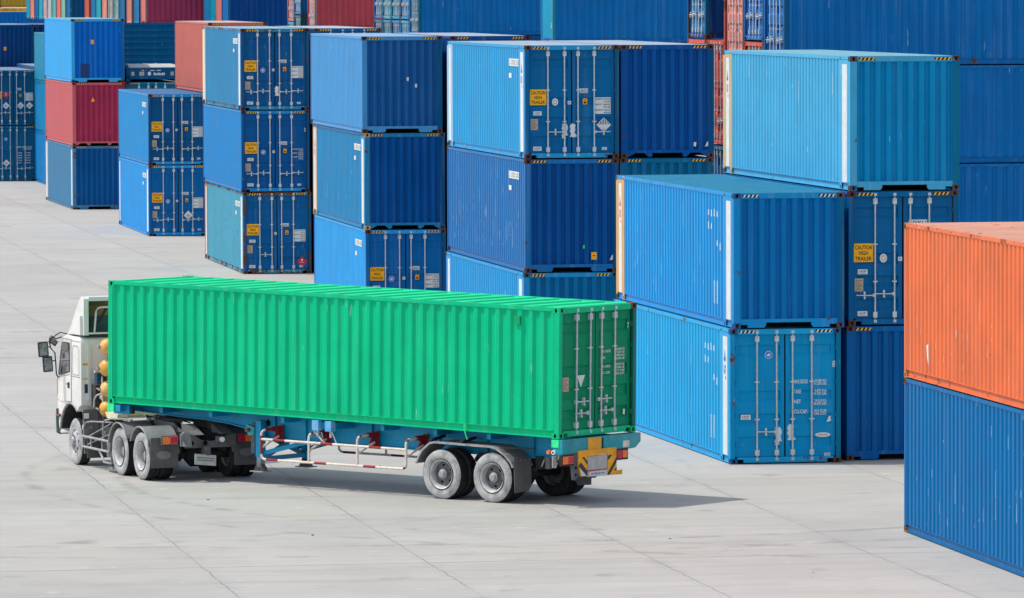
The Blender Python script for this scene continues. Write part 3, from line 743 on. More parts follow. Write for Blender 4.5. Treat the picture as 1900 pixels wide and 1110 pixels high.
def ribbed_box():
    t = thing('ribbed_container', 'blue container with horizontal ribs rising behind the folded flat rack', 'shipping container', (29.55, 290., 5.42), 0, GROUP)
    c = (*C(0, 92, 140), .25); p = 'container_paint'; ln = 6.06
    st = corr(.12, 2.80, 9, .24, .24); mb = MB()
    mb.add([(x, d * .07, z) for z, d in st for x in (.1, ln - .1)], [(2 * i, 2 * i + 1, 2 * i + 3, 2 * i + 2) for i in range(len(st) - 1)], p); ob('side_wall', mb.mesh('side_wall'), t, c)
    mb = MB()
    for x in (0, ln - .12): mb.box((x, -.01, 0), (x + .12, .12, 2.896), p); mb.box((x, 2.3, 0), (x + .12, 2.43, 2.896), p)
    mb.box((.12, -.01, 2.80), (ln - .12, .1, 2.89), p); mb.box((.12, -.01, 0), (ln - .12, .1, .12), p); mb.box((.02, .1, .1), (ln - .02, 2.42, .14), p); ob('frame', mb.mesh('frame'), t, c)
    mb = MB(); mb.box((.05, .1, 2.84), (ln - .05, 2.40, 2.87), p); ob('roof', mb.mesh('roof'), t, c)
    mb = MB(); mb.box((.03, .12, .14), (.06, 2.3, 2.84), p); mb.box((ln - .06, .12, .14), (ln - .03, 2.3, 2.84), p); mb.box((.12, 2.36, .14), (ln - .12, 2.39, 2.84), p); ob('end_wall', mb.mesh('end_wall'), t, c)
ribbed_box()

# containers lying across, in the blocks behind: their door ends face left
GB = 'shipping containers in the cross blocks behind'
def across(label, X, Y, z, H=2.896, rz=0., **k):
    k.setdefault('patch', False); k.setdefault('hz', None); k.setdefault('detail', False)
    container(label, (X, Y + W, z), R(-90 + rz), H=H, group=GB, **k)
X1 = 33.27
across('lowest dark blue side wall at the right edge, behind the orange stack', X1, 146.8, 0, H=2.585, col=(0, 100, 176), rust=.3)
across('second from lowest dark blue side wall at the right edge', X1, 146.8, 2.591, col=(0, 104, 182), rust=.3)
across('dark blue side wall under the upper right corner container', X1, 146.8, 5.492, H=2.585, col=(0, 104, 182), rust=.35)
across('long teal blue container side filling the upper right corner', X1, 146.8, 8.083, col=(0, 104, 182), rust=.45, cast=RUSTY)
across('blue doors of the column next to the upper right corner container', X1, 149.3, 8.70, col=(0, 100, 180), rust=.4)
across('red doors with a yellow header right of the tall red doors', X1, 149.3, 5.79, col=(215, 85, 60), rust=.4, end_col=(226, 96, 74))
across('tall red doors between two blue door columns at upper right', X1 - .02, 151.75, 8.083, col=(190, 82, 70), rust=.5, end_col=(228, 140, 120), handles=())
across('red doors below the tall red door column at upper right', X1, 151.75, 5.18, col=(190, 82, 70), rust=.5)
across('red doors with a yellow corner left of the tall red doors', X1, 154.2, 5.79, col=(205, 75, 62), rust=.5)
across('blue doors in the narrow gap beside the light blue container', X1, 154.2, 2.89, col=(20, 90, 150), rust=.4)
across('blue doors with a navy side and rusty post at upper right', X1, 156.7, 8.70, col=(14, 60, 128), rust=.5, end_col=(30, 110, 170), cast=RUSTY)
across('red ribbed container end under the rusty post at upper right', X1, 156.7, 5.79, col=(215, 90, 70), rust=.3, doors=False)
X2 = 38.1
across('long blue container side with a narrow light blue ribbed end at top middle', X2, 206.2, 8.06, col=(0, 104, 182), rust=.3, doors=False, end_col=(70, 165, 210), signs=[('yellow_square', 2.0, .55, 0)])
across('dark strip of container below the long blue side at top middle', X2 + .1, 206.2, 5.46, H=2.591, col=(0, 84, 140), rust=.3)
X3 = 38.5
across('long blue container side left of the narrow light blue ribbed end', X3, 239.5, 8.05, col=(0, 104, 182), rust=.3, end_col=(60, 110, 150))
across('dark strip of container under the long blue side left of centre', X3, 239.5, 5.45, H=2.591, col=(0, 80, 136), rust=.3)
rn = random.Random(5)
dc = [((30, 120, 190), (60, 150, 200)), ((70, 130, 170), (30, 110, 190)), ((90, 150, 180), (60, 120, 160)), ((20, 100, 170), (30, 90, 150))]
ordn = ['second', 'third', 'fourth', 'fifth']
for k in range(4):
    across('upper door end, %s behind the long blue side at top centre' % ordn[k], X3, 242.0 + 2.5 * k, 8.70, col=dc[k][0], rust=.5)
    across('lower door end, %s behind the long blue side at top centre' % ordn[k], X3, 242.0 + 2.5 * k, 5.79, col=dc[k][1], rust=.5)
X4 = 39.85
across('brick red container side left of the white barred blue doors at top', X4, 280.0, 8.03, col=(182, 72, 82), rust=.25, end_col=(225, 150, 140))
across('brick red container under the brick red side at top', X4, 280.0, 5.13, col=(150, 56, 66), rust=.25)
across('navy container recessed behind the brick red one', X4 + .5, 282.5, 8.7, col=(14, 40, 100), rust=.3)
across('blue doors two columns behind the brick red side', X4, 284.9, 8.7, col=(20, 110, 180), rust=.5)
across('white barred lower doors two columns behind the brick red side', X4, 284.9, 5.79, col=(60, 90, 120), rust=.5)
across('pink doors at the far left of the brick red block', X4, 287.4, 8.35, col=(205, 120, 120), rust=.5)
across('pale blue door tops under the pink doors of the brick red block', X4, 287.4, 5.45, col=(90, 150, 190), rust=.4)
X5 = 38.0
across('dark blue container side between the maroon side and the pink doors at top', X5, 299.2, 7.8, col=(0, 72, 148), rust=.2, doors=False, end_col=(30, 120, 200))
across('salmon end just left of the dark blue side at top', X5, 301.8, 7.8, col=(220, 130, 120), rust=.2, doors=False)
across('teal end second left of the dark blue side at top', X5, 304.4, 7.8, col=(20, 150, 185), rust=.2, doors=False)
across('blue end third left of the dark blue side at top', X5, 307.0, 7.8, col=(60, 130, 190), rust=.2, doors=False)
X6 = 34.9
across('maroon container side with a salmon end, behind the ribbed blue container', X6, 310.1, 8.08, col=(172, 62, 94), rust=.12, doors=False, end_col=(225, 140, 125))
across('dark strip of container under the maroon side at top left', X6 + .1, 310.2, 5.18, col=(0, 70, 130), rust=.3)
cols6 = [((48, 128, 190), 'blue', 8.0), ((232, 145, 125), 'salmon', 8.0), ((40, 120, 180), 'azure', 8.1), ((150, 190, 190), 'pale green', 8.1), ((205, 185, 175), 'beige', 8.1), ((230, 150, 130), 'peach', 8.1), ((60, 165, 190), 'turquoise', 8.1), ((36, 118, 178), 'deep blue', 8.1), ((215, 95, 70), 'brick red', 8.1)]
for k, (cc, nm, z) in enumerate(cols6):
    across('%s container end in the row of narrow strips left of the maroon side' % nm, X6, (313.3, 317.0, 320.6, 323.7, 326.8, 330., 333.3, 336.3, 340.)[k], z, col=cc, rust=.3, doors=(nm in ('pale green', 'beige')), handles=())
across('dark blue container side between brick red and blue strips at top left', 34.9, 351.3, 8.0, col=(0, 74, 128), rust=.2, doors=False, end_col=(40, 110, 170))
cols7 = [((140, 190, 170), 'pale mint'), ((240, 120, 105), 'coral'), ((100, 180, 180), 'sea green'), ((190, 190, 190), 'light grey'), ((205, 170, 175), 'dusty pink'), ((80, 170, 200), 'light blue'), ((30, 110, 180), 'royal blue'), ((235, 145, 120), 'orange'), ((60, 160, 200), 'cyan')]
for k, (cc, nm) in enumerate(cols7):
    across('%s container end among the thin strips above the sky blue container' % nm, 34.9, 354.3 + k * 2.95, 8.0, col=cc, rust=.4, doors=False)
across('bright blue container side with a white roof edge at the far upper left', 25.8, 386., 5.54, col=(0, 104, 190), rust=.2, doors=False, roof=(235, 240, 245))
across('yellow ochre container at the very top left corner', 34.2, 393., 8.68, col=(190, 160, 60), rust=.3, doors=False)
across('purple container left of the yellow ochre one in the top left corner', 21.8, 393., 8.68, col=(90, 40, 100), rust=.3, doors=False)
def beam():
    t = thing('cargo_platform', 'yellow steel platform under the purple and ochre containers at top left', 'platform', (22., 392.2, 8.40), 0)
    mb = MB(); mb.box((0, .2, 0), (26, 3.4, .12), 'guard_yellow'); mb.box((0, 0, .0), (26, .2, .24), 'guard_yellow')
    ob('deck', mb.mesh('deck'), t)
    for k in range(9):
        mb = MB(); mb.box((k * 3.0, -.03, -2.8), (k * 3.0 + .3, .27, -.002), 'guard_yellow'); ob('post', mb.mesh('post'), t)
beam()

# ------------------------------------------------------------------ lorry: wheels
def tyre_mesh(dark=False):
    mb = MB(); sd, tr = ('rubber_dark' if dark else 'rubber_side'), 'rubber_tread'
    prof = [(.285, -.085, sd), (.30, -.118, sd), (.335, -.130, sd), (.36, -.132, sd), (.362, -.136, sd), (.41, -.138, sd), (.412, -.133, sd), (.45, -.130, sd), (.478, -.118, sd), (.492, -.104, tr)]
    for x in (-.075, -.028, .018, .062): prof += [(.5, x - .028 if x < -.07 else x - .022, tr), (.5, x - .006, tr), (.487, x - .005, tr), (.487, x + .009, tr), (.5, x + .010, tr)]
    prof += [(.492, .104, sd), (.478, .118, sd), (.412, .133, sd), (.335, .130, sd), (.285, .085, sd)]
    return mb.lathe(prof, (0, 0, 0), sd, 56).mesh('tyre', True)
def rim_mesh(kind):
    """outer face towards -X"""
    mb = MB(); s_, d_, h_ = 'rim_steel', 'rim_dark', 'hub_steel'
    lip = [(.287, .085, s_), (.28, .05, s_), (.275, -.06, s_), (.29, -.10, 'black_gap'), (.314, -.118, 'black_gap'), (.314, -.136, 'black_gap'), (.300, -.137, s_), (.288, -.132, s_), (.266, -.105, s_), (.255, -.06, s_)]
    if kind == 'trailer':
        prof = lip + [(.252, -.03, s_), (.248, -.01, d_), (.235, .004, d_), (.15, -.006, d_), (.115, -.012, d_), (.105, -.05, d_), (.10, -.08, h_), (.085, -.088, h_), (.078, -.12, h_), (.06, -.138, h_), (.0, -.14, h_)]
        holes = (.178, -.005, 5)
    elif kind == 'rear':
        prof = lip + [(.245, .06, d_), (.22, .075, d_), (.16, .07, d_), (.15, .03, d_), (.12, .015, h_), (.11, -.03, h_), (.09, -.04, h_), (.0, -.045, h_)]
        holes = (.195, .068, 8)
    else:
        prof = [(.287, .085, s_), (.28, -.09, s_), (.302, -.118, s_), (.302, -.126, s_), (.285, -.126, s_), (.26, -.105, s_), (.25, -.10, s_), (.21, -.13, s_), (.155, -.155, s_), (.15, -.15, h_), (.115, -.15, h_), (.11, -.19, h_), (.09, -.21, h_), (.0, -.212, h_)]
        holes = (.222, -.122, 8)
    mb.lathe(prof, (0, 0, 0), s_, 44)
    r, x, n = holes
    for k in range(n):
        a = k * 2 * math.pi / n + .35; c = (x, r * math.cos(a), r * math.sin(a))
        t = (Vector((0, -math.sin(a), math.cos(a))), Vector((0, math.cos(a), math.sin(a))))
        el = [Vector(c) + t[0] * .036 * math.cos(q * math.pi / 6) + t[1] * .02 * math.sin(q * math.pi / 6) for q in range(12)]
        ins = [p + Vector((-.006, 0, 0)) for p in el]; mb.add(ins, [tuple(range(12))], 'black_gap')
        mb.add(el + ins, [(q, (q + 1) % 12, 12 + (q + 1) % 12, 12 + q) for q in range(12)], 'black_gap')
    for k in range(0 if kind == 'trailer' else 10):
        a = k * 2 * math.pi / 10; rr = .135 if kind != 'rear' else .135; xx = {'trailer': .0, 'rear': .01, 'front': -.165}[kind]
        mb.tube([(xx + .04, rr * math.cos(a), rr * math.sin(a)), (xx - .02, rr * math.cos(a), rr * math.sin(a))], .014, h_, 6)
    return mb.mesh('rim', True)
def wheel(parent, x, y, z, kind, right=False, steer=0.):
    w = ob('wheel', cached(('rim', kind), lambda: rim_mesh(kind)), parent, None, (x, y, z), (0.3 * y + x, 0, (math.pi if right else 0) + steer))
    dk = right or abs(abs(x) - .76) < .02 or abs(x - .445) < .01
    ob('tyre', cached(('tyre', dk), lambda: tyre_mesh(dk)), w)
    return w

# ------------------------------------------------------------------ lorry: semi-trailer and its container
TX, TY, TA, TZ, TH, TP = 20.504, 110.472, .7023, 1.337, 2.588, .168
def local(x, y, z=0.):
    return (TX + x * math.cos(TA) - y * math.sin(TA), TY + x * math.sin(TA) + y * math.cos(TA), z)
def zt(y): return TZ + TP * y / L          # height of the loading plane
def semi_trailer():
    t = thing('semi_trailer', 'blue skeletal semi-trailer with red and white side rails carrying the green container', 'trailer', local(0, 0), TA)
    B = 'trailer_blue'
    for x in (.70, W - .70):
        low = [(.02, .96), (.02, zt(0) - .02), (12.0, zt(12) - .02), (12.0, zt(12) - .17), (10.7, 1.26), (10.0, 1.235), (9.3, 1.18), (8.8, 1.10), (8.45, 1.00), (8.2, .93), (7.6, .90), (1.2, .88), (.5, .93)]
        mb = MB(); mb.prism(low, 'x', x - .012, x + .012, B)
        for k in range(2, len(low)):
            p, q = low[k], low[(k + 1) % len(low)]
            if k >= len(low) - 1: continue
            mb.bar((x, p[0], p[1]), (x, q[0], q[1]), .15, .022, B)
        mb.bar((x, .02, zt(0) - .02), (x, 12., zt(12) - .02), .15, .022, B)
        for y in (.35, 1.15, 2.35, 3.6, 5.4, 7.2, 8.05):
            mb.box((x - .07, y, .91), (x + .07, y + .02, zt(y) - .03), B)
        if x < 1: disc_ = [(8.28 + .055 * math.cos(k * .5236), 1.24 + .07 * math.sin(k * .5236)) for k in range(12)]; mb.prism(disc_, 'x', x - .016, x - .012, 'black_gap')
        ob('main_beam', mb.mesh('main_beam'), t)
    mb = MB()
    for y in (1.9, 3.3, 4.7, 6.1, 7.4, 9.4, 10.8): mb.box((.2, y, zt(y) - .13), (W - .2, y + .09, zt(y) - .012), B)
    for y in (2.0, 3.0): mb.box((.71, y, .95), (W - .71, y + .1, 1.2), B)
    ob('cross_member', mb.mesh('cross_member'), t)
    # bolsters
    mb = MB(); z1 = zt(0) - .008
    mb.prism([(.0, z1), (W + .03, z1), (W + .03, z1 - .17), (W - .14, z1 - .29), (W - .3, z1 - .30), (.0, z1 - .30)], 'y', -.1, .14, 'trailer_teal')
    rb = ob('rear_bolster', mb.mesh('rear_bolster', bevel=.008), t)
    mb = MB(); plate(mb, .80, z1 - .255, 1.20, z1 - .005, 'guard_yellow', -.1, .006); ob('yellow_plate', mb.mesh('yellow_plate'), rb)
    mb = MB(); plate(mb, 1.24, z1 - .24, 1.28, z1 - .02, 'black_gap', -.1, .003); plate(mb, 1.9, z1 - .26, 2.1, z1 - .13, 'guard_white', -.1, .003); ob('mark_patch', mb.mesh('mark_patch'), rb)
    mb = MB(); z = zt(12.0)
    mb.box((.02, 11.85, z - .155), (W - .02, 12.16, z - .012), B); mb.box((.2, 11.8, z - .22), (.42, 12.1, z - .1), 'guard_red'); mb.box((.16, 11.72, z - .21), (.24, 12.17, z - .02), B)
    ob('front_bolster', mb.mesh('front_bolster', bevel=.008), t)
    lock = MB(); lock.box((-.012, -.012, -.155), (.17, .17, -.004), 'lock_green'); lm = lock.mesh('twist_lock', bevel=.006)
    for x in (0., W - .158):
        ob('twist_lock', lm, t, None, (x, .0 if x else .0, zt(0) - .008)); ob('twist_lock', lm, t, None, (x, L - .17, zt(L)))
    # mid twist lock boxes
    for y in (5.93, 6.28):
        mb = MB(); mb.box((-.02, y, zt(y) - .21), (.12, y + .17, zt(y) - .0), 'trailer_blue_light'); mb.box((.0, y + .03, zt(y) - .34), (.05, y + .06, zt(y) - .2), 'guard_white')
        ob('lock_box', mb.mesh('lock_box', bevel=.008), t)
    mb = MB(); mb.box((.1, 5.9, zt(6) - .17), (.7, 6.5, zt(6) - .03), B); mb.tube([(.03, 5.95, zt(6) - .22), (.05, 5.85, .98), (.06, 6.0, .92), (.06, 6.2, .98), (.05, 6.25, zt(6) - .24)], .012, 'guard_white', 6); mb.tube([(.02, 6.42, 1.2), (.03, 6.2, 1.0)], .014, 'guard_white', 6); ob('lock_bracket', mb.mesh('lock_bracket'), t)
    # landing gear
    for x in (.52, W - .52):
        mb = MB(); mb.box((x - .075, 8.27, .55), (x + .075, 8.42, 1.30), B); mb.box((x - .06, 8.285, .33), (x + .06, 8.405, .60), 'tube_grey' if x < 1 else B)
        mb.box((x - .09, 8.44, .62), (x - .02, 8.53, 1.25), 'frame_grey')
        g = ob('landing_leg', mb.mesh('landing_leg', bevel=.006), t)
        mb = MB(); mb.prism([(8.2, .262), (8.49, .262), (8.39, .43), (8.30, .43)], 'x', x - .06, x + .06, 'frame_grey'); mb.box((x - .15, 8.17, .24), (x + .15, 8.52, .262), 'tube_grey')
        ob('foot', mb.mesh('foot'), g)
    mb = MB(); mb.bar((.52, 8.30, .5), (W - .52, 8.30, 1.05), .05, .09, B); mb.bar((.52, 8.36, 1.05), (W - .52, 8.36, .5), .05, .09, B); mb.bar((.55, 8.3, .62), (.68, 7.1, .92), .05, .09, B); mb.bar((W - .55, 8.3, .62), (W - .68, 7.1, .92), .05, .09, B); mb.bar((.52, 8.33, .5), (W - .52, 8.33, .5), .05, .09, B)
    ob('leg_brace', mb.mesh('leg_brace'), t)
    mb = MB(); mb.prism([(8.42, 1.15), (8.62, 1.22), (8.66, 1.1), (8.56, .98), (8.44, 1.0)], 'x', .40, .47, 'trailer_teal'); mb.tube([(.3, 8.55, 1.1), (.42, 8.55, 1.1)], .04, 'frame_grey', 10); ob('crank_gear', mb.mesh('crank_gear'), t)
    # side guards
    def guard(s):
        X = (lambda x: x) if s == 0 else (lambda x: W - x)
        def tb(mb, pts, seg=.33):
            """tube painted in red and white lengths"""
            n = 0
            for a, b in zip(pts[:-1], pts[1:]):
                a, b = Vector(a), Vector(b); Ln = (b - a).length; k = max(1, round(Ln / seg))
                for i in range(k):
                    mb.tube([a.lerp(b, i / k), a.lerp(b, (i + 1) / k)], .026, 'guard_red' if (n % 4 == 2) else 'guard_white', 8); n += 1
        mb = MB()
        def arc(y0, dy, z, r, a0, a1): return [(X(.02), y0 + r * math.cos(a) * dy, z + r * math.sin(a)) for a in [a0 + (a1 - a0) * k / 4 for k in range(5)]]
        top = lambda y: [(X(.02), y, 1.04), (X(.03), y - .005, 1.10), (X(.07), y - .01, 1.135), (X(.12), y - .01, 1.145), (X(.34), y - .01, 1.15)]
        tb(mb, top(3.96)[::-1] + [(X(.02), 3.96, .64)] + [(X(.02), 3.975, .59), (X(.02), 4.03, .56), (X(.02), 4.1, .55)] + [(X(.02), 7.74, .55), (X(.02), 7.81, .56), (X(.02), 7.86, .60), (X(.02), 7.87, .66)] + top(7.87))
        tb(mb, [(X(.02), 3.96, .94), (X(.02), 7.87, .965)])
        for y in (5.26, 6.57): tb(mb, [(X(.02), y, .55), (X(.02), y, 1.04)]); tb(mb, top(y)[0:])
        for y in (3.96, 5.26, 6.57, 7.87): tb(mb, [(X(.03), y - .01, .80), (X(.5), y - .04, 1.0)], .5)
        g = ob('side_guard', mb.mesh('side_guard', True), t)
        for y in (3.96, 5.26, 6.57, 7.87):
            b = MB(); pl = [(X(.30), 1.20), (X(.62), 1.20), (X(.62), .90), (X(.55), .88), (X(.40), .99), (X(.46), 1.06), (X(.42), 1.10), (X(.30), 1.11)]
            b.prism(pl, 'y', y - .03, y + .02, 'guard_red'); b.box(tuple(min(a, c) for a, c in zip((X(.60), y - .06, .88), (X(.64), y + .05, 1.22))), tuple(max(a, c) for a, c in zip((X(.60), y - .06, .88), (X(.64), y + .05, 1.22))), 'guard_red')
            ob('bracket', b.mesh('bracket'), g)
    guard(0); guard(1)
    # axles, wheels, fenders
    mb = MB()
    for y in (1.70, 3.02):
        mb.tube([(.12, y, .5), (W - .12, y, .5)], .075, 'frame_dark', 12)
        for x in (.62, W - .62): mb.tube([(x, y - .62, .66), (x, y - .2, .60), (x, y + .2, .60), (x, y + .62, .66)], .05, 'frame_dark', 6); mb.box((x - .06, y - .08, .5), (x + .06, y + .08, .92), 'frame_dark')
    for x in (.62, W - .62): mb.box((x - .05, 2.2, .68), (x + .05, 2.52, .92), 'frame_dark'); mb.box((x - .05, .9, .66), (x + .05, 1.05, .92), 'frame_dark')
    mb.tube([(.75, 1.3, .78), (1.7, 1.3, .78)], .13, 'frame_dark', 14)
    ob('axle', mb.mesh('axle', True), t)
    for y in (1.70, 3.02):
        for x, r in ((.125, False), (.445, False), (W - .125, True), (W - .445, True)): wheel(t, x, y, .5, 'trailer', r)
    for s in (0, 1):
        X = (lambda x: x) if s == 0 else (lambda x: W - x)
        pr = [(3.66, .70), (3.60, .82), (3.50, .97), (3.30, 1.12), (3.18, 1.145), (1.72, 1.125), (1.56, 1.09), (1.34, .97), (1.20, .84), (1.14, .74)]
        mb = MB()
        for a, b in zip(pr[:-1], pr[1:]):
            y0, z0, y1, z1_ = *a, *b
            mb.add([(X(-.03), y0, z0), (X(.60), y0, z0), (X(.60), y1, z1_), (X(-.03), y1, z1_), (X(-.03), y0, z0 - .012), (X(.60), y0, z0 - .012), (X(.60), y1, z1_ - .012), (X(-.03), y1, z1_ - .012)], [(0, 1, 2, 3), (4, 7, 6, 5), (0, 4, 5, 1), (2, 6, 7, 3), (1, 5, 6, 2), (0, 3, 7, 4)], 'fender_grey')
            mb.bar((X(-.03), y0, z0 - .012), (X(-.03), y1, z1_ - .012), .02, .04, 'tube_grey')
        for y in (2.6, 3.4): mb.bar((X(-.02), y - .1, 1.155), (X(.62), y + .05, 1.21), .06, .05, 'frame_dark')
        mb.bar((X(.0), 1.5, 1.10), (X(.66), 1.15, 1.06), .04, .03, 'frame_grey')
        f = ob('fender', mb.mesh('fender'), t)
        mb = MB(); mb.prism([(X(-.01), .92), (X(.52), .92), (X(.53), .34), (X(.45), .24), (X(.02), .22)], 'y', 1.125, 1.14, 'flap_rubber')
        for x in (.05, .18, .33, .46): mb.tube([(X(x), 1.12, .86), (X(x), 1.145, .86)], .012, 'tube_grey', 6)
        ob('mud_flap', mb.mesh('mud_flap'), t)
    # tail: yellow under-run guard with plate, lamps
    mb = MB(); y0, y1 = -.13, -.09; Y = 'guard_yellow'
    mb.prism([(.46, 1.09), (1.66, 1.09), (1.66, .98), (.46, .96)], 'y', y0, y1, Y)
    mb.prism([(.46, .96), (.74, .97), (.74, .58), (.56, .58), (.46, .80)], 'y', y0, y1, Y); mb.prism([(1.38, .98), (1.66, .98), (1.66, .62), (1.84, .63), (1.84, .54), (1.38, .55)], 'y', y0, y1, Y)
    mb.prism([(.74, .66), (1.38, .67), (1.38, .55), (.74, .56)], 'y', y0, y1, 'plate_grey')
    gd = ob('rear_guard', mb.mesh('rear_guard'), t)
    for p in ([(.46, .80), (.53, .86), (.74, .68), (.74, .58), (.71, .58)], [(.57, .96), (.64, .96), (.74, .86), (.74, .80)], [(1.38, .60), (1.66, .90), (1.66, .80), (1.44, .56), (1.38, .555)], [(1.38, .94), (1.52, .96), (1.42, .86), (1.38, .86)], [(1.58, .64), (1.66, .70), (1.66, .63)]):
        mb = MB(); mb.prism(p, 'y', y0 - .004, y0, 'guard_black'); ob('warning_stripe', mb.mesh('warning_stripe'), gd)
    mb = MB(); mb.prism([(.5, .74), (.56, .585), (.71, .585), (.62, .66)], 'y', y0 - .003, y0, 'guard_white'); ob('warning_stripe', mb.mesh('warning_stripe'), gd)
    mb = MB(); plate(mb, .745, .67, 1.375, .965, 'sign_red', y0 + .02, .012); plate(mb, .76, .69, 1.36, .955, 'plate_grey', y0 + .008, .006); ob('number_plate', mb.mesh('number_plate'), gd)
    mb = MB(); plate(mb, .80, .57, 1.34, .655, 'guard_white', y0, .004)
    for k in range(11): mb.box((.86 + k * .038, y0 - .007, .59 + .01 * (k % 2)), (.884 + k * .038, y0 - .004, .635 - .008 * (k % 3)), 'sign_blue')
    ob('name_strip', mb.mesh('name_strip'), gd)
    mb = MB(); mb.prism([(.22, 1.04), (.48, 1.06), (.48, .60), (.40, .52), (.34, .52), (.30, .80), (.22, .82)], 'y', -.11, -.05, 'frame_grey'); mb.box((1.9, -.09, .9), (2.02, .1, 1.06), 'frame_grey')
    for z in (.62, .76): mb.tube([(.40, -.115, z), (.40, -.105, z)], .03, 'black_gap', 10)
    ob('guard_bracket', mb.mesh('guard_bracket'), t)
    for x0, z0, c in ((-.02, .85, ('lamp_orange', 'lamp_red')), (1.68, .86, ('lamp_red', 'lamp_orange'))):
        mb = MB(); mb.box((x0 - .025, -.12, z0 - .035), (x0 + .36, -.05, z0 + .19), 'frame_dark'); h = ob('tail_lamp', mb.mesh('tail_lamp', bevel=.006), t)
        mb = MB(); mb.box((x0 + .0, -.138, z0), (x0 + .155, -.12, z0 + .155), c[0]); mb.box((x0 + .165, -.138, z0), (x0 + .32, -.12, z0 + .155), c[1]); ob('lens', mb.mesh('lens', bevel=.008), h)
    mb = MB(); mb.box((-.16, .02, .79), (-.03, .035, 1.02), 'plate_grey'); ob('reflector_plate', mb.mesh('reflector_plate'), t)
    mb = MB(); mb.tube([(.0, .22, 1.08), (-.06, .22, 1.08)], .04, 'lamp_orange', 12); mb.tube([(.0, .10, 1.08), (-.05, .10, 1.08)], .045, 'lamp_clear', 12); mb.tube([(-.05, .10, 1.08), (-.056, .10, 1.08)], .02, 'black_gap', 10); ob('marker_lamp', mb.mesh('marker_lamp', True), t)
    mb = MB(); mb.box((1.75, .95, .38), (2.36, .965, .66), 'flap_rubber'); ob('mud_flap', mb.mesh('mud_flap'), t)
    mb = MB(); mb.tube([(.45, .35, 1.0), (.43, .38, .82), (.5, .5, .72)], .012, 'guard_white', 6); mb.tube([(.3, .6, .9), (.33, .7, .75)], .015, 'tube_grey', 6); mb.box((.40, .55, .70), (.48, .66, .92), 'frame_grey'); mb.tube([(.1, .2, .88), (1.2, .2, .88)], .03, 'frame_grey', 8); ob('brake_hose', mb.mesh('brake_hose'), t)
semi_trailer()
gc = container('bright green container loaded on the semi-trailer', local(0, 0, TZ), TA, H=TH, col=(0, 192, 134), end_col=(0, 140, 98), rust=.24, roof=(30, 240, 165), hz=None, patch=False, pitch=math.atan(TP / L), group=None, handles=(),
    signs=[('csc', .2, .92, 0), ('triangle', .77, 1.11, 0), ('rows_green', 1.40, 1.19, 1), ('seven', 2.22, 2.08, 1), ('white_note', 2.1, .36, 1)])
for c_ in gc.children:
    if c_.name.startswith('corner_casting'):
        c_.color = (*C(120, 70, 40), .9) if c_.location.x > 1 and c_.location.z > 1 else (*C(0, 190, 124), .4)
    elif c_.name.startswith('door'):
        rgt = 'lever_handle'
        for k, (x, z) in enumerate(((.71, .70), (.73, .47)) if not any(ch.location.x > 1.3 for ch in c_.children if ch.name.startswith('locking')) else ((1.42, .72), (1.5, .49))):
            fl = (k == 1)
            ob('lever_handle', cached(('hnd', False), lambda: handle_mesh(False)) if not fl else cached(('hnd', True), lambda: handle_mesh(True)), c_, None, (x - .12 + (.34 if fl else 0), .05, z))
mb = MB(); mb.tube([(-.0, 2.42, .16), (-.012, 2.40, .05), (-.02, 2.36, -.05), (-.014, 2.32, -.14)], .012, 'lock_green', 6); mb.tube([(-.01, 2.38, .17), (-.012, 2.36, .05)], .01, 'lock_green', 6)
ob('tie_strap', mb.mesh('tie_strap'), gc)
mb = MB(); mb.box((-.02, .99, 2.21), (.02, 1.13, 2.38), 'container_paint'); ob('vent_cover', mb.mesh('vent_cover'), gc, (*C(0, 160, 96), .3))

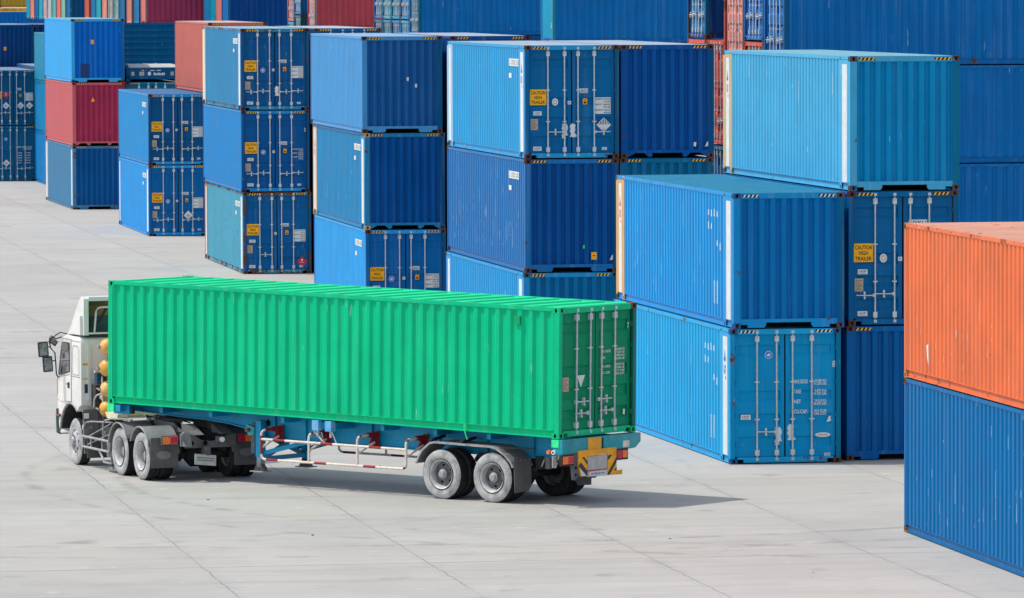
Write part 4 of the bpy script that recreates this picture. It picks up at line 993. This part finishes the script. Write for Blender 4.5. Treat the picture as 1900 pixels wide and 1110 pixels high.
# ------------------------------------------------------------------ lorry: tractor unit
RX, RY, RA = 14.4185, 118.4446, .2398
def tractor():
    t = thing('truck_tractor', 'white cab-over truck tractor with yellow gas cylinders behind the cab, hauling the blue trailer', 'truck', (RX, RY, 0), RA)
    AX = (.30, 1.60, 4.52)
    # chassis
    mb = MB(); F = 'frame_dark'
    for x in (-.42, .42): mb.box((x - .04, -.55, .72), (x + .04, 5.0, .98), F)
    for y in (.9, 2.2, 3.1): mb.box((-.38, y, .76), (.38, y + .1, .95), F)
    mb.prism([(-.56, .98), (-.40, .985), (-.2, .86), (.0, .83), (.2, .86), (.40, .985), (.56, .98), (.56, .70), (-.56, .70)], 'y', -.60, -.54, 'frame_grey')
    for x in (-.42, -.12): mb.tube([(x, -.605, .80), (x, -.598, .80)], .05, 'black_gap', 12)
    for y in AX[:2]:
        mb.tube([(-1.0, y, .5), (1.0, y, .5)], .09, F, 14); mb.tube([(-.25, y, .5), (-.12, y, .5), (.12, y, .5), (.25, y, .5)], [.12, .26, .26, .12], F, 16)
        mb.bar((-.5, y - .4, .62), (-.5, y + .4, .62), .08, .1, F); mb.bar((.5, y - .4, .62), (.5, y + .4, .62), .08, .1, F)
    mb.tube([(0, .2, .6), (0, -.05, .55)], .06, F, 10); mb.tube([(-.9, AX[2], .5), (.9, AX[2], .5)], .07, F, 10)
    ob('chassis', mb.mesh('chassis', True), t)
    mb = MB()
    mb.prism([(-.15, .99), (.35, 1.16), (1.5, 1.16), (1.6, .99)], 'x', -.46, -.43, 'frame_grey'); mb.prism([(-.15, .99), (.35, 1.16), (1.5, 1.16), (1.6, .99)], 'x', .43, .46, 'frame_grey')
    mb.prism([(-.75, .98), (-.1, 1.17), (-.1, .98)], 'x', -.46, -.20, 'frame_grey'); mb.prism([(-.75, .98), (-.1, 1.17), (-.1, .98)], 'x', .20, .46, 'frame_grey')
    mb.tube([(0, 1.0, 1.17), (0, 1.0, 1.22)], .46, 'frame_dark', 24)
    ob('fifth_wheel', mb.mesh('fifth_wheel'), t)
    mb = MB(); mb.box((-.85, 1.95, 1.085), (.85, 3.0, 1.11), 'plate_grey'); ob('deck_plate', mb.mesh('deck_plate'), t)
    mb = MB(); rr = random.Random(4)
    for k in range(14): mb.tube([(rr.uniform(-.5, .5), rr.uniform(1.5, 2.2), 1.06), (rr.uniform(-.5, .5), rr.uniform(1.6, 2.2), 1.2), (rr.uniform(-.5, .5), rr.uniform(1.7, 2.4), 1.14)], .016, rr.choice(['frame_dark', 'tube_grey', 'frame_grey']), 6)
    ob('air_hose', mb.mesh('air_hose', True), t)
    for y in AX[:2]:
        for x, r in ((-1.08, False), (-.76, False), (1.08, True), (.76, True)): wheel(t, x, y, .5, 'rear', r)
    wheel(t, -1.03, AX[2], .5, 'front', False, R(-3)); wheel(t, 1.03, AX[2], .5, 'front', True, R(-3))
    # fenders
    for s in (-1, 1):
        for y, a0, a1 in ((AX[0], 28, 172), (AX[1], 15, 150)):
            mb = MB(); r = .60; pts = [(y + r * math.cos(R(a)) * 1.02, .5 + r * math.sin(R(a)) * 1.03) for a in [a0 + (a1 - a0) * k / 14 for k in range(15)]]
            for (ya, za), (yb, zb) in zip(pts[:-1], pts[1:]):
                xo, xi = s * 1.24, s * .58
                mb.add([(xo, ya, za), (xi, ya, za), (xi, yb, zb), (xo, yb, zb), (xo, ya, za - .012), (xi, ya, za - .012), (xi, yb, zb - .012), (xo, yb, zb - .012)], [(0, 1, 2, 3), (4, 7, 6, 5), (0, 4, 5, 1), (2, 6, 7, 3), (1, 5, 6, 2), (0, 3, 7, 4)], 'fender_grey')
            mb.tube([(s * 1.24, p[0], p[1] - .01) for p in pts], .018, 'tube_grey', 6)
            ob('fender', mb.mesh('fender', True), t)
        mb = MB(); x0, x1 = sorted((s * 1.22, s * .62)); mb.box((x0, -.34, .29), (x1, -.325, .92), 'flap_rubber'); mb.box((x0, -.345, .72), (x1, -.34, .74), 'frame_grey')
        f = ob('mud_flap', mb.mesh('mud_flap', bevel=.004), t)
        mb = MB(); disc(mb, (x0 + x1) / 2 - .02, .56, .16, .085, 'fender_grey', -.35, -.34); ob('flap_badge', mb.mesh('flap_badge'), f)
        xl = -1.03 if s < 0 else .62
        mb = MB(); mb.box((xl, -.48, .77), (xl + .36, -.40, .965), 'frame_grey'); mb.box((min(xl + .36, .3), -.46, .84), (max(xl + .36, .62) if s > 0 else -.5, -.42, .90), 'frame_grey')
        l = ob('tail_lamp', mb.mesh('tail_lamp', bevel=.006), t)
        c = ('lamp_orange', 'lamp_red') if s < 0 else ('lamp_red', 'lamp_orange')
        mb = MB(); mb.box((xl + .02, -.495, .79), (xl + .175, -.48, .945), c[0]); mb.box((xl + .185, -.495, .79), (xl + .34, -.48, .945), c[1]); ob('lens', mb.mesh('lens', bevel=.008), l)
    mb = MB(); mb.prism([(-.66, .98), (-.58, 1.04), (-.50, 1.02), (-.44, .96), (-.42, .72), (-.66, .74)], 'y', -.62, -.54, 'fender_grey'); mb.prism([(-.64, .75), (-.54, .73), (-.62, .87)], 'y', -.626, -.62, 'plate_grey'); ob('lamp_bracket', mb.mesh('lamp_bracket', bevel=.01), t)
    mb = MB()
    mb.obox((-.22, -.86, .47), (.235, .008, .11), (R(-12), R(6), 0), 'plate_grey')
    for k in range(3): mb.obox((-.22, -.872, .41 + k * .05), (.19, .004, .008), (R(-12), R(6), 0), 'rim_dark')
    mb.box((-.20, -.85, .56), (-.10, -.58, .74), 'frame_grey'); ob('number_plate', mb.mesh('number_plate'), t)
    mb = MB(); mb.box((.10, -.66, .80), (.30, -.60, .93), 'frame_grey'); mb.tube([(.22, -.70, .865), (.22, -.62, .865)], .055, 'lamp_clear', 14); ob('work_lamp', mb.mesh('work_lamp', True), t)
    # cab
    cb, cf = 4.0, 5.52
    prof = [(cb, 1.30), (cb, 2.64), (cb + .04, 2.72), (cb + .15, 2.76), (5.0, 2.76), (5.16, 2.70), (5.24, 2.58), (5.46, 1.95), (5.52, 1.80), (5.53, 1.1), (5.50, .66), (5.30, .62), (5.16, .66)]
    prof += [(AX[2] + .14 + .66 * math.cos(R(a)), .58 + .72 * math.sin(R(a))) for a in (12, 30, 50, 70, 90, 110, 128)] + [(4.16, 1.26)]
    mb = MB(); mb.prism(prof, 'x', -1.2, 1.2, 'cab_white')
    cab = ob('cab', mb.mesh('cab', smooth=True, bevel=.035), t)
    mb = MB()
    mb.prism([(4.62, 1.36), (4.62, 2.66), (5.12, 2.66), (5.20, 2.56), (5.42, 1.93), (5.46, 1.36), (5.35, 1.32)], 'x', -1.212, -1.2, 'cab_white'); d = ob('door', mb.mesh('door'), cab)
    mb = MB()
    ln = [(4.605, 1.34), (4.605, 2.68), (5.13, 2.68), (5.22, 2.57), (5.44, 1.93), (5.48, 1.34)]
    for a, b in zip(ln[:-1], ln[1:]): mb.bar((-1.2005, *a), (-1.2005, *b), .012, .014, 'cab_seam')
    mb.bar((-1.2005, 4.605, 1.34), (-1.2005, 5.48, 1.34), .012, .014, 'cab_seam')
    mb.tube([(-1.214, 4.66, 1.93), (-1.216, 5.38, 1.84)], .006, 'cab_seam', 5)
    ob('door_seam', mb.mesh('door_seam'), cab)
    mb = MB(); mb.prism([(4.70, 2.02), (4.70, 2.58), (5.08, 2.58), (5.15, 2.52), (5.36, 1.91), (5.2, 1.92)], 'x', -1.222, -1.212, 'cab_glass'); w = ob('window', mb.mesh('window'), d)
    mb = MB(); fr = [(4.68, 2.00), (4.68, 2.60), (5.09, 2.60), (5.17, 2.53), (5.38, 1.89), (5.2, 1.90), (4.68, 2.00)]
    for a, b in zip(fr[:-1], fr[1:]): mb.bar((-1.218, *a), (-1.218, *b), .016, .022, 'black_plastic')
    mb.bar((-1.228, 4.70, 2.24), (-1.228, 5.24, 2.22), .014, .018, 'tube_grey'); mb.prism([(4.70, 2.44), (4.70, 2.59), (5.10, 2.59), (5.17, 2.50), (5.18, 2.44)], 'x', -1.24, -1.222, 'rim_dark'); ob('window_frame', mb.mesh('window_frame'), d)
    mb = MB(); mb.box((-1.235, 4.70, 1.70), (-1.212, 4.84, 1.735), 'black_plastic'); mb.prism([(4.70, 1.62), (4.84, 1.64), (4.80, 1.76), (4.70, 1.76)], 'x', -1.216, -1.212, 'frame_dark'); ob('handle', mb.mesh('handle'), d)
    mb = MB()
    pan = [(4.12, 1.94), (4.12, 2.5), (4.2, 2.56), (4.46, 2.56), (4.52, 2.5), (4.52, 1.94)]
    for a, b in zip(pan, pan[1:] + pan[:1]): mb.bar((-1.2005, *a), (-1.2005, *b), .01, .012, 'cab_seam')
    mb.bar((-1.2005, 4.05, 1.90), (-1.2005, 4.58, 1.90), .012, .012, 'cab_seam'); mb.bar((-1.2005, 4.05, 2.66), (-1.2005, 4.58, 2.66), .01, .012, 'cab_seam')
    ob('panel_seam', mb.mesh('panel_seam'), cab)
    # back of the cab
    mb = MB(); z = 'cab_white'
    mb.box((-1.05, cb - .03, 1.42), (-.98, cb, 2.6), z); mb.box((-.62, cb - .02, 1.9), (-.1, cb, 2.5), 'plate_grey'); mb.box((.0, cb - .03, 1.42), (.08, cb, 2.6), z)
    mb.box((-1.17, cb - .008, 2.16), (-1.0, cb, 2.21), 'trim_orange'); mb.box((-1.17, cb - .008, 1.86), (-1.0, cb, 1.89), 'trim_orange'); mb.box((-1.13, cb - .01, 1.56), (-.98, cb, 1.76), 'dark_teal')
    ob('rear_panel', mb.mesh('rear_panel', bevel=.008), cab)
    mb = MB(); mb.prism([(5.36, .60), (5.55, .62), (5.58, .95), (5.55, 1.15), (5.46, 1.14), (5.44, .80)], 'x', -1.225, 1.225, 'bumper_green'); mb.box((-1.24, 5.3, .98), (-1.2, 5.5, 1.04), 'lamp_red'); ob('bumper', mb.mesh('bumper', bevel=.015), cab)
    mb = MB(); ar = [(AX[2] + .14 + .68 * math.cos(R(a)), .58 + .735 * math.sin(R(a))) for a in range(8, 133, 8)]
    mb.tube([(-1.2, *p) for p in ar], .025, 'tube_grey', 6); ob('arch_trim', mb.mesh('arch_trim', True), cab)
    mb = MB(); li = [(AX[2] + .14 + .645 * math.cos(R(a)), .58 + .70 * math.sin(R(a))) for a in range(6, 134, 8)]; li2 = [(AX[2] + .14 + .60 * math.cos(R(a)), .58 + .65 * math.sin(R(a))) for a in range(126, 5, -8)]
    for (p, q) in zip(li[:-1], li[1:]): mb.add([(-1.19, *p), (-.6, *p), (-.6, *q), (-1.19, *q)], [(0, 1, 2, 3)], 'frame_dark')
    mb.prism([(4.02, .62), (5.28, .62), (5.2, 1.1), (4.9, 1.24), (4.3, 1.24)], 'x', -.62, -.60, 'frame_dark'); ob('arch_liner', mb.mesh('arch_liner'), cab)
    mb = MB(); mb.box((-1.205, 5.525, 1.45), (-1.185, 5.54, 1.85), 'trim_orange'); ob('corner_trim', mb.mesh('corner_trim'), cab)
    # roof fairing: an open backed shell
    side = [(3.98, 2.80), (3.98, 3.52), (4.00, 3.58), (4.05, 3.62), (4.12, 3.625), (4.20, 3.59), (4.30, 3.50), (4.45, 3.34), (4.62, 3.16), (4.80, 2.97), (4.92, 2.86), (5.0, 2.78)]
    mb = MB()
    for x0, x1 in ((-1.14, -1.11), (1.11, 1.14)): mb.prism(side, 'x', x0, x1, 'cab_white')
    for a, b in zip(side[2:-1], side[3:]):
        mb.add([(-1.11, *a), (1.11, *a), (1.11, *b), (-1.11, *b), (-1.11, a[0] - .02, a[1] - .03), (1.11, a[0] - .02, a[1] - .03), (1.11, b[0] - .02, b[1] - .03), (-1.11, b[0] - .02, b[1] - .03)], [(0, 1, 2, 3), (4, 7, 6, 5), (0, 4, 5, 1), (2, 6, 7, 3)], 'cab_white')
    mb.box((-1.14, 3.965, 2.80), (-1.03, 4.0, 3.58), 'cab_white'); mb.box((1.03, 3.965, 2.80), (1.14, 4.0, 3.58), 'cab_white'); mb.box((-1.03, 3.965, 3.53), (1.03, 4.0, 3.62), 'cab_white'); mb.box((-1.03, 3.965, 2.82), (1.03, 4.0, 2.86), 'cab_white')
    fa = ob('roof_fairing', mb.mesh('roof_fairing', bevel=.006), t)
    mb = MB(); mb.box((-1.1, 4.06, 2.77), (1.1, 4.9, 2.785), 'fairing_board'); mb.prism([(4.30, 2.80), (4.34, 2.80), (4.34, 3.20), (4.30, 3.20)], 'x', -1.1, 1.1, 'fairing_board'); mb.prism([(4.2, 3.52), (4.5, 3.26), (4.47, 3.24), (4.18, 3.49)], 'x', -1.1, 1.1, 'fairing_inside'); mb.prism([(4.28, 3.20), (4.36, 3.20), (4.30, 3.42), (4.24, 3.42)], 'x', -1.1, 1.1, 'fairing_inside'); ob('inner_lining', mb.mesh('inner_lining'), fa)
    mb = MB(); mb.tube([(-.88, 4.03, 2.84), (-.84, 4.03, 3.30), (-.80, 4.03, 3.37), (-.72, 4.03, 3.39), (.72, 4.03, 3.39), (.84, 4.03, 3.30), (.88, 4.03, 2.84)], .022, 'cab_white', 8); mb.tube([(-.80, 4.05, 3.05), (-.6, 4.06, 3.36)], .03, 'frame_dark', 6); mb.tube([(-1.0, 4.1, 2.95), (-.96, 4.1, 3.15)], .05, 'frame_dark', 6); ob('brace_frame', mb.mesh('brace_frame', True), fa)
    mb = MB(); mb.prism([(4.05, 2.80), (4.72, 2.80), (4.05, 3.22)], 'x', -1.2, -1.14, 'cab_white'); ob('side_deflector', mb.mesh('side_deflector', bevel=.015), fa)
    # mirrors
    mb = MB(); mb.tube([(-1.18, 5.28, 2.70), (-1.3, 5.3, 2.66), (-1.42, 5.28, 2.73), (-1.46, 5.26, 2.68), (-1.47, 5.25, 2.58), (-1.43, 5.27, 2.46), (-1.33, 5.3, 2.36), (-1.30, 5.33, 2.1), (-1.27, 5.38, 1.88), (-1.21, 5.4, 1.82)], .015, 'black_plastic', 8)
    mb.tube([(-1.47, 5.25, 2.5), (-1.56, 5.22, 2.47)], .013, 'black_plastic', 6); mb.tube([(-1.32, 5.31, 2.2), (-1.44, 5.24, 2.18)], .013, 'black_plastic', 6); mb.tube([(-1.05, 5.3, 2.76), (-1.2, 5.32, 2.80), (-1.38, 5.34, 2.68)], .013, 'black_plastic', 6)
    ma = ob('mirror_arm', mb.mesh('mirror_arm', True), t)
    for c, hw, hh in (((-1.63, 5.2, 2.45), .115, .165), ((-1.53, 5.2, 2.13), .11, .17)):
        mb = MB(); mb.obox(c, (hw, .035, hh), (0, R(-4), R(-8)), 'black_plastic'); mr = ob('mirror', mb.mesh('mirror', bevel=.034), ma)
        mb = MB(); mb.obox((c[0] - .005, c[1] - .034, c[2]), (hw * .74, .005, hh * .80), (0, R(-4), R(-8)), 'mirror_glass'); ob('mirror_glass', mb.mesh('mirror_glass'), mr)
    mb = MB(); mb.obox((-1.36, 5.32, 2.60), (.09, .03, .06), (0, R(35), 0), 'black_plastic'); mb.obox((-1.36, 5.287, 2.60), (.07, .004, .045), (0, R(35), 0), 'mirror_glass'); ob('mirror', mb.mesh('mirror', bevel=.01), ma)
    # gas cylinders across behind the cab
    for k, z in enumerate((2.58, 2.13, 1.68, 1.26)):
        mb = MB(); r = .18; n = 6; x0 = -.81 - (.02 if k % 2 else 0)
        pr = [(max(.004, r * math.sin(a)), x0 - .16 * math.cos(a)) for a in [R(q) for q in (4, 15, 30, 45, 60, 75, 90)]]
        pr += [(r, .7)] + [(max(.004, r * math.cos(R(q))), .7 + .16 * math.sin(R(q))) for q in (15, 30, 45, 60, 75, 86)]
        mb.lathe(pr, (0, 3.42, z), 'gas_tank_yellow', 28); g = ob('gas_cylinder', mb.mesh('gas_cylinder', True), t)
        mb = MB(); mb.tube([(x0 - .15, 3.42, z), (x0 - .20, 3.42, z)], .028, 'tube_grey', 8); mb.tube([(x0 - .18, 3.42, z + .03), (x0 - .18, 3.44, z - .03)], .02, 'guard_black', 6); mb.bar((x0 - .18, 3.44, z), (x0 - .22, 3.5, z + .02), .015, .03, 'tan_plate'); ob('valve', mb.mesh('valve', True), g)
    mb = MB(); 
    for x in (-.52, .1, .7): mb.box((x, 3.60, .98), (x + .06, 3.68, 2.85), 'frame_dark'); mb.box((x, 3.2, 1.0), (x + .06, 3.6, 1.06), 'frame_dark')
    ob('cylinder_rack', mb.mesh('cylinder_rack'), t)
    mb = MB(); mb.prism([(3.20, 1.22), (3.10, 1.12), (3.10, 1.10), (2.6, 1.08), (2.45, 1.12), (2.40, 1.22), (2.45, 1.23), (2.65, 1.20), (3.0, 1.19)], 'x', -.95, -.72, 'cream_paint'); mb.tube([(-.7, 2.75, 1.22), (.6, 2.75, 1.22)], .10, 'cream_paint', 14); ob('cream_tank', mb.mesh('cream_tank', True), t)
    # engine bay, steps and rails behind the front wheel
    mb = MB(); E_ = 'engine_dark'
    mb.box((-.85, 3.55, .70), (.85, 3.98, 1.65), E_)
    for k in range(9): mb.box((-.83 + k * .06, 3.53, .78), (-.80 + k * .06, 3.55, 1.42), 'frame_grey')
    mb.box((-.98, 3.70, 1.28), (-.80, 3.95, 1.75), E_); mb.tube([(-.86, 3.62, 1.50), (-.86, 3.40, 1.50)], .07, 'tube_grey', 12)
    ob('engine_housing', mb.mesh('engine_housing'), t)
    mb = MB(); mb.tube([(-1.0, 3.75, 1.28), (-1.0, 3.72, 1.45), (-.97, 3.65, 1.54), (-.80, 3.5, 1.62), (-.7, 3.5, 1.72)], .022, 'plate_grey', 7); mb.tube([(-.92, 3.45, 1.95), (-.93, 3.42, 1.5), (-.90, 3.40, 1.22)], .016, 'cream_paint', 6); mb.tube([(-.92, 3.45, 1.95), (-.86, 3.42, 1.6), (-.88, 3.40, 1.24)], .012, 'sign_red', 6); mb.box((-1.0, 3.55, 1.78), (-.78, 3.72, 2.02), 'dark_teal'); mb.box((-1.02, 3.6, 2.02), (-.96, 3.68, 2.07), 'plate_grey')
    ob('air_pipe', mb.mesh('air_pipe', True), t)
    mb = MB(); mb.prism([(3.98, 1.20), (3.94, 1.22), (3.86, .60), (3.86, .28), (3.90, .28)], 'x', -1.18, -.72, 'fender_grey'); ob('splash_guard', mb.mesh('splash_guard'), t)
    mb = MB(); mb.box((-1.18, 3.68, .20), (-.58, 3.70, .62), 'flap_rubber'); ob('mud_flap', mb.mesh('mud_flap'), t)
    mb = MB(); mb.box((-1.22, 3.82, 1.02), (-1.08, 3.85, 1.17), 'frame_dark'); mb.box((-1.21, 3.815, 1.035), (-1.09, 3.82, 1.155), 'lamp_clear'); ob('step_lamp', mb.mesh('step_lamp'), t)
    mb = MB(); T = 'tube_grey'
    for z in (.66, .44): mb.tube([(-1.2, 3.92, z), (-1.2, 2.26, z + .0)], .028, T, 8); mb.tube([(-1.2, 3.92, z), (-.8, 3.9, z)], .02, T, 6)
    mb.tube([(-1.2, 2.26, .66), (-1.2, 2.22, .60), (-1.2, 2.22, .50), (-1.2, 2.26, .44)], .026, T, 8)
    for y in (3.9, 3.4, 2.7): mb.tube([(-1.2, y, .44), (-1.2, y, .66)], .016, T, 6)
    mb.tube([(-1.18, 3.9, .66), (-1.18, 3.9, .84), (-1.16, 3.84, .95), (-1.1, 3.7, .98), (-.85, 2.95, 1.0)], .02, T, 7)
    mb.tube([(-1.16, 2.72, .66), (-1.16, 2.74, 1.0), (-1.14, 2.66, 1.08), (-1.05, 2.5, 1.12), (-.8, 1.95, 1.13)], .02, T, 7)
    mb.tube([(-1.2, 3.75, .62), (-.9, 2.95, .98)], .014, T, 6); mb.tube([(-1.2, 3.6, .5), (-1.0, 2.9, .74), (-.9, 2.3, .84)], .014, T, 6)
    mb.tube([(-1.0, 3.94, .84), (-1.18, 3.98, .84)], .055, 'lamp_clear', 12)
    mb.tube([(-1.2, 2.9, .44), (-1.2, 2.55, .2), (-1.2, 2.25, .2)], .022, T, 7); mb.tube([(-1.15, 2.25, .44), (-1.15, 2.28, .16), (-1.15, 2.15, .12)], .022, T, 7); mb.box((-1.22, 2.1, .19), (-.95, 2.6, .21), T); mb.tube([(-1.2, 2.05, .42), (-1.2, 2.03, .1)], .008, 'frame_dark', 5)
    ob('side_rail', mb.mesh('side_rail', True), t)
    mb = MB(); mb.box((-.98, 2.40, .40), (-.55, 3.35, .90), 'engine_dark'); mb.tube([(-1.05, 2.62, .30), (-1.05, 2.62, .66)], .07, 'tube_grey', 12);
    mb.box((-1.02, 3.05, .70), (-.92, 3.16, .80), 'plate_grey'); ob('battery_box', mb.mesh('battery_box'), t)
    mb = MB(); mb.tube([(.7, 2.3, .62), (.7, 3.4, .62)], .28, 'engine_dark', 18); ob('fuel_tank', mb.mesh('fuel_tank', True), t)
tractor()

# ------------------------------------------------------------------ ground, litter, light, camera
mb = MB(); mb.add([(-900, -200, 0), (1500, -200, 0), (1500, 2600, 0), (-900, 2600, 0)], [(0, 1, 2, 3)], 'yard_concrete')
gr = ob('ground', mb.mesh('ground')); gr['kind'] = 'structure'; gr['label'] = 'pale grey concrete yard with slab joints'
mb = MB(); rl = random.Random(11)
for k in range(26):
    Y = rl.uniform(88, 260) if k > 12 else rl.uniform(90, 125); x0 = 24.5 if Y > 95 else 22.
    x = rl.uniform(-.02 * Y + 5, x0); s = rl.uniform(.012, .032) * (1 if Y < 130 else 1.8)
    n = 6; ph = rl.uniform(0, 6)
    ring = [(x + s * rl.uniform(.5, 1.5) * math.cos(ph + q), Y + s * rl.uniform(.5, 1.4) * math.sin(ph + q)) for q in [k2 * 1.047 for k2 in range(n)]]
    mb.prism(ring, 'z', .001, s * rl.uniform(.25, .6), 'litter')
li = ob('ground_litter', mb.mesh('ground_litter')); li['kind'] = 'stuff'; li['label'] = 'small dark chips and stones lying on the concrete'

SUN_DIR = Vector((-.559, .132, 1.0)).normalized()
sl = bpy.data.lights.new('sun', 'SUN'); sl.energy = 2.15; sl.angle = R(.53); sl.color = (1.0, .952, .885)
so = bpy.data.objects.new('sun', sl); COL.objects.link(so); so.location = (0, 100, 60); so.rotation_euler = (-SUN_DIR).to_track_quat('-Z', 'Y').to_euler()
wd = bpy.data.worlds.new('World'); sc.world = wd; wd.use_nodes = True
nt = wd.node_tree; nt.nodes.clear()
sky = nt.nodes.new('ShaderNodeTexSky'); sky.sky_type = 'NISHITA'; sky.sun_disc = False
sky.sun_elevation = math.asin(SUN_DIR.z); sky.sun_rotation = math.atan2(SUN_DIR.x, SUN_DIR.y) % (2 * math.pi)
sky.air_density = 1.0; sky.dust_density = 1.2; sky.ozone_density = 1.0
bg = nt.nodes.new('ShaderNodeBackground'); bg.inputs[1].default_value = .14
wo = nt.nodes.new('ShaderNodeOutputWorld'); hs = nt.nodes.new('ShaderNodeHueSaturation'); hs.inputs['Saturation'].default_value = .55; nt.links.new(sky.outputs[0], hs.inputs['Color']); nt.links.new(hs.outputs[0], bg.inputs[0]); nt.links.new(bg.outputs[0], wo.inputs[0])

f_, yaw, pit, rol, hc = 10668.94, .1754937, .0550028, -.0032077, 10.2852
cy, sy, cp, sp, cr, sr = math.cos(yaw), math.sin(yaw), math.cos(pit), math.sin(pit), math.cos(rol), math.sin(rol)
fw = Vector((sy * cp, cy * cp, -sp)); rt = Vector((cy, -sy, 0)); up = rt.cross(fw)
r2 = cr * rt + sr * up; u2 = -sr * rt + cr * up
cam = bpy.data.cameras.new('camera'); co = bpy.data.objects.new('camera', cam); COL.objects.link(co)
M = Matrix((r2, u2, -fw)).transposed().to_4x4(); M.translation = (0, 0, hc); co.matrix_world = M
cam.sensor_width = 36.; cam.lens = f_ / 1900 * 36.; cam.clip_start = 1.; cam.clip_end = 4000.
sc.camera = co
sc.view_settings.view_transform = 'Standard'; sc.view_settings.look = 'None'; sc.view_settings.gamma = 1.0
sc.view_settings.exposure = 0.6
sc.cycles.max_bounces = 8; sc.cycles.diffuse_bounces = 4
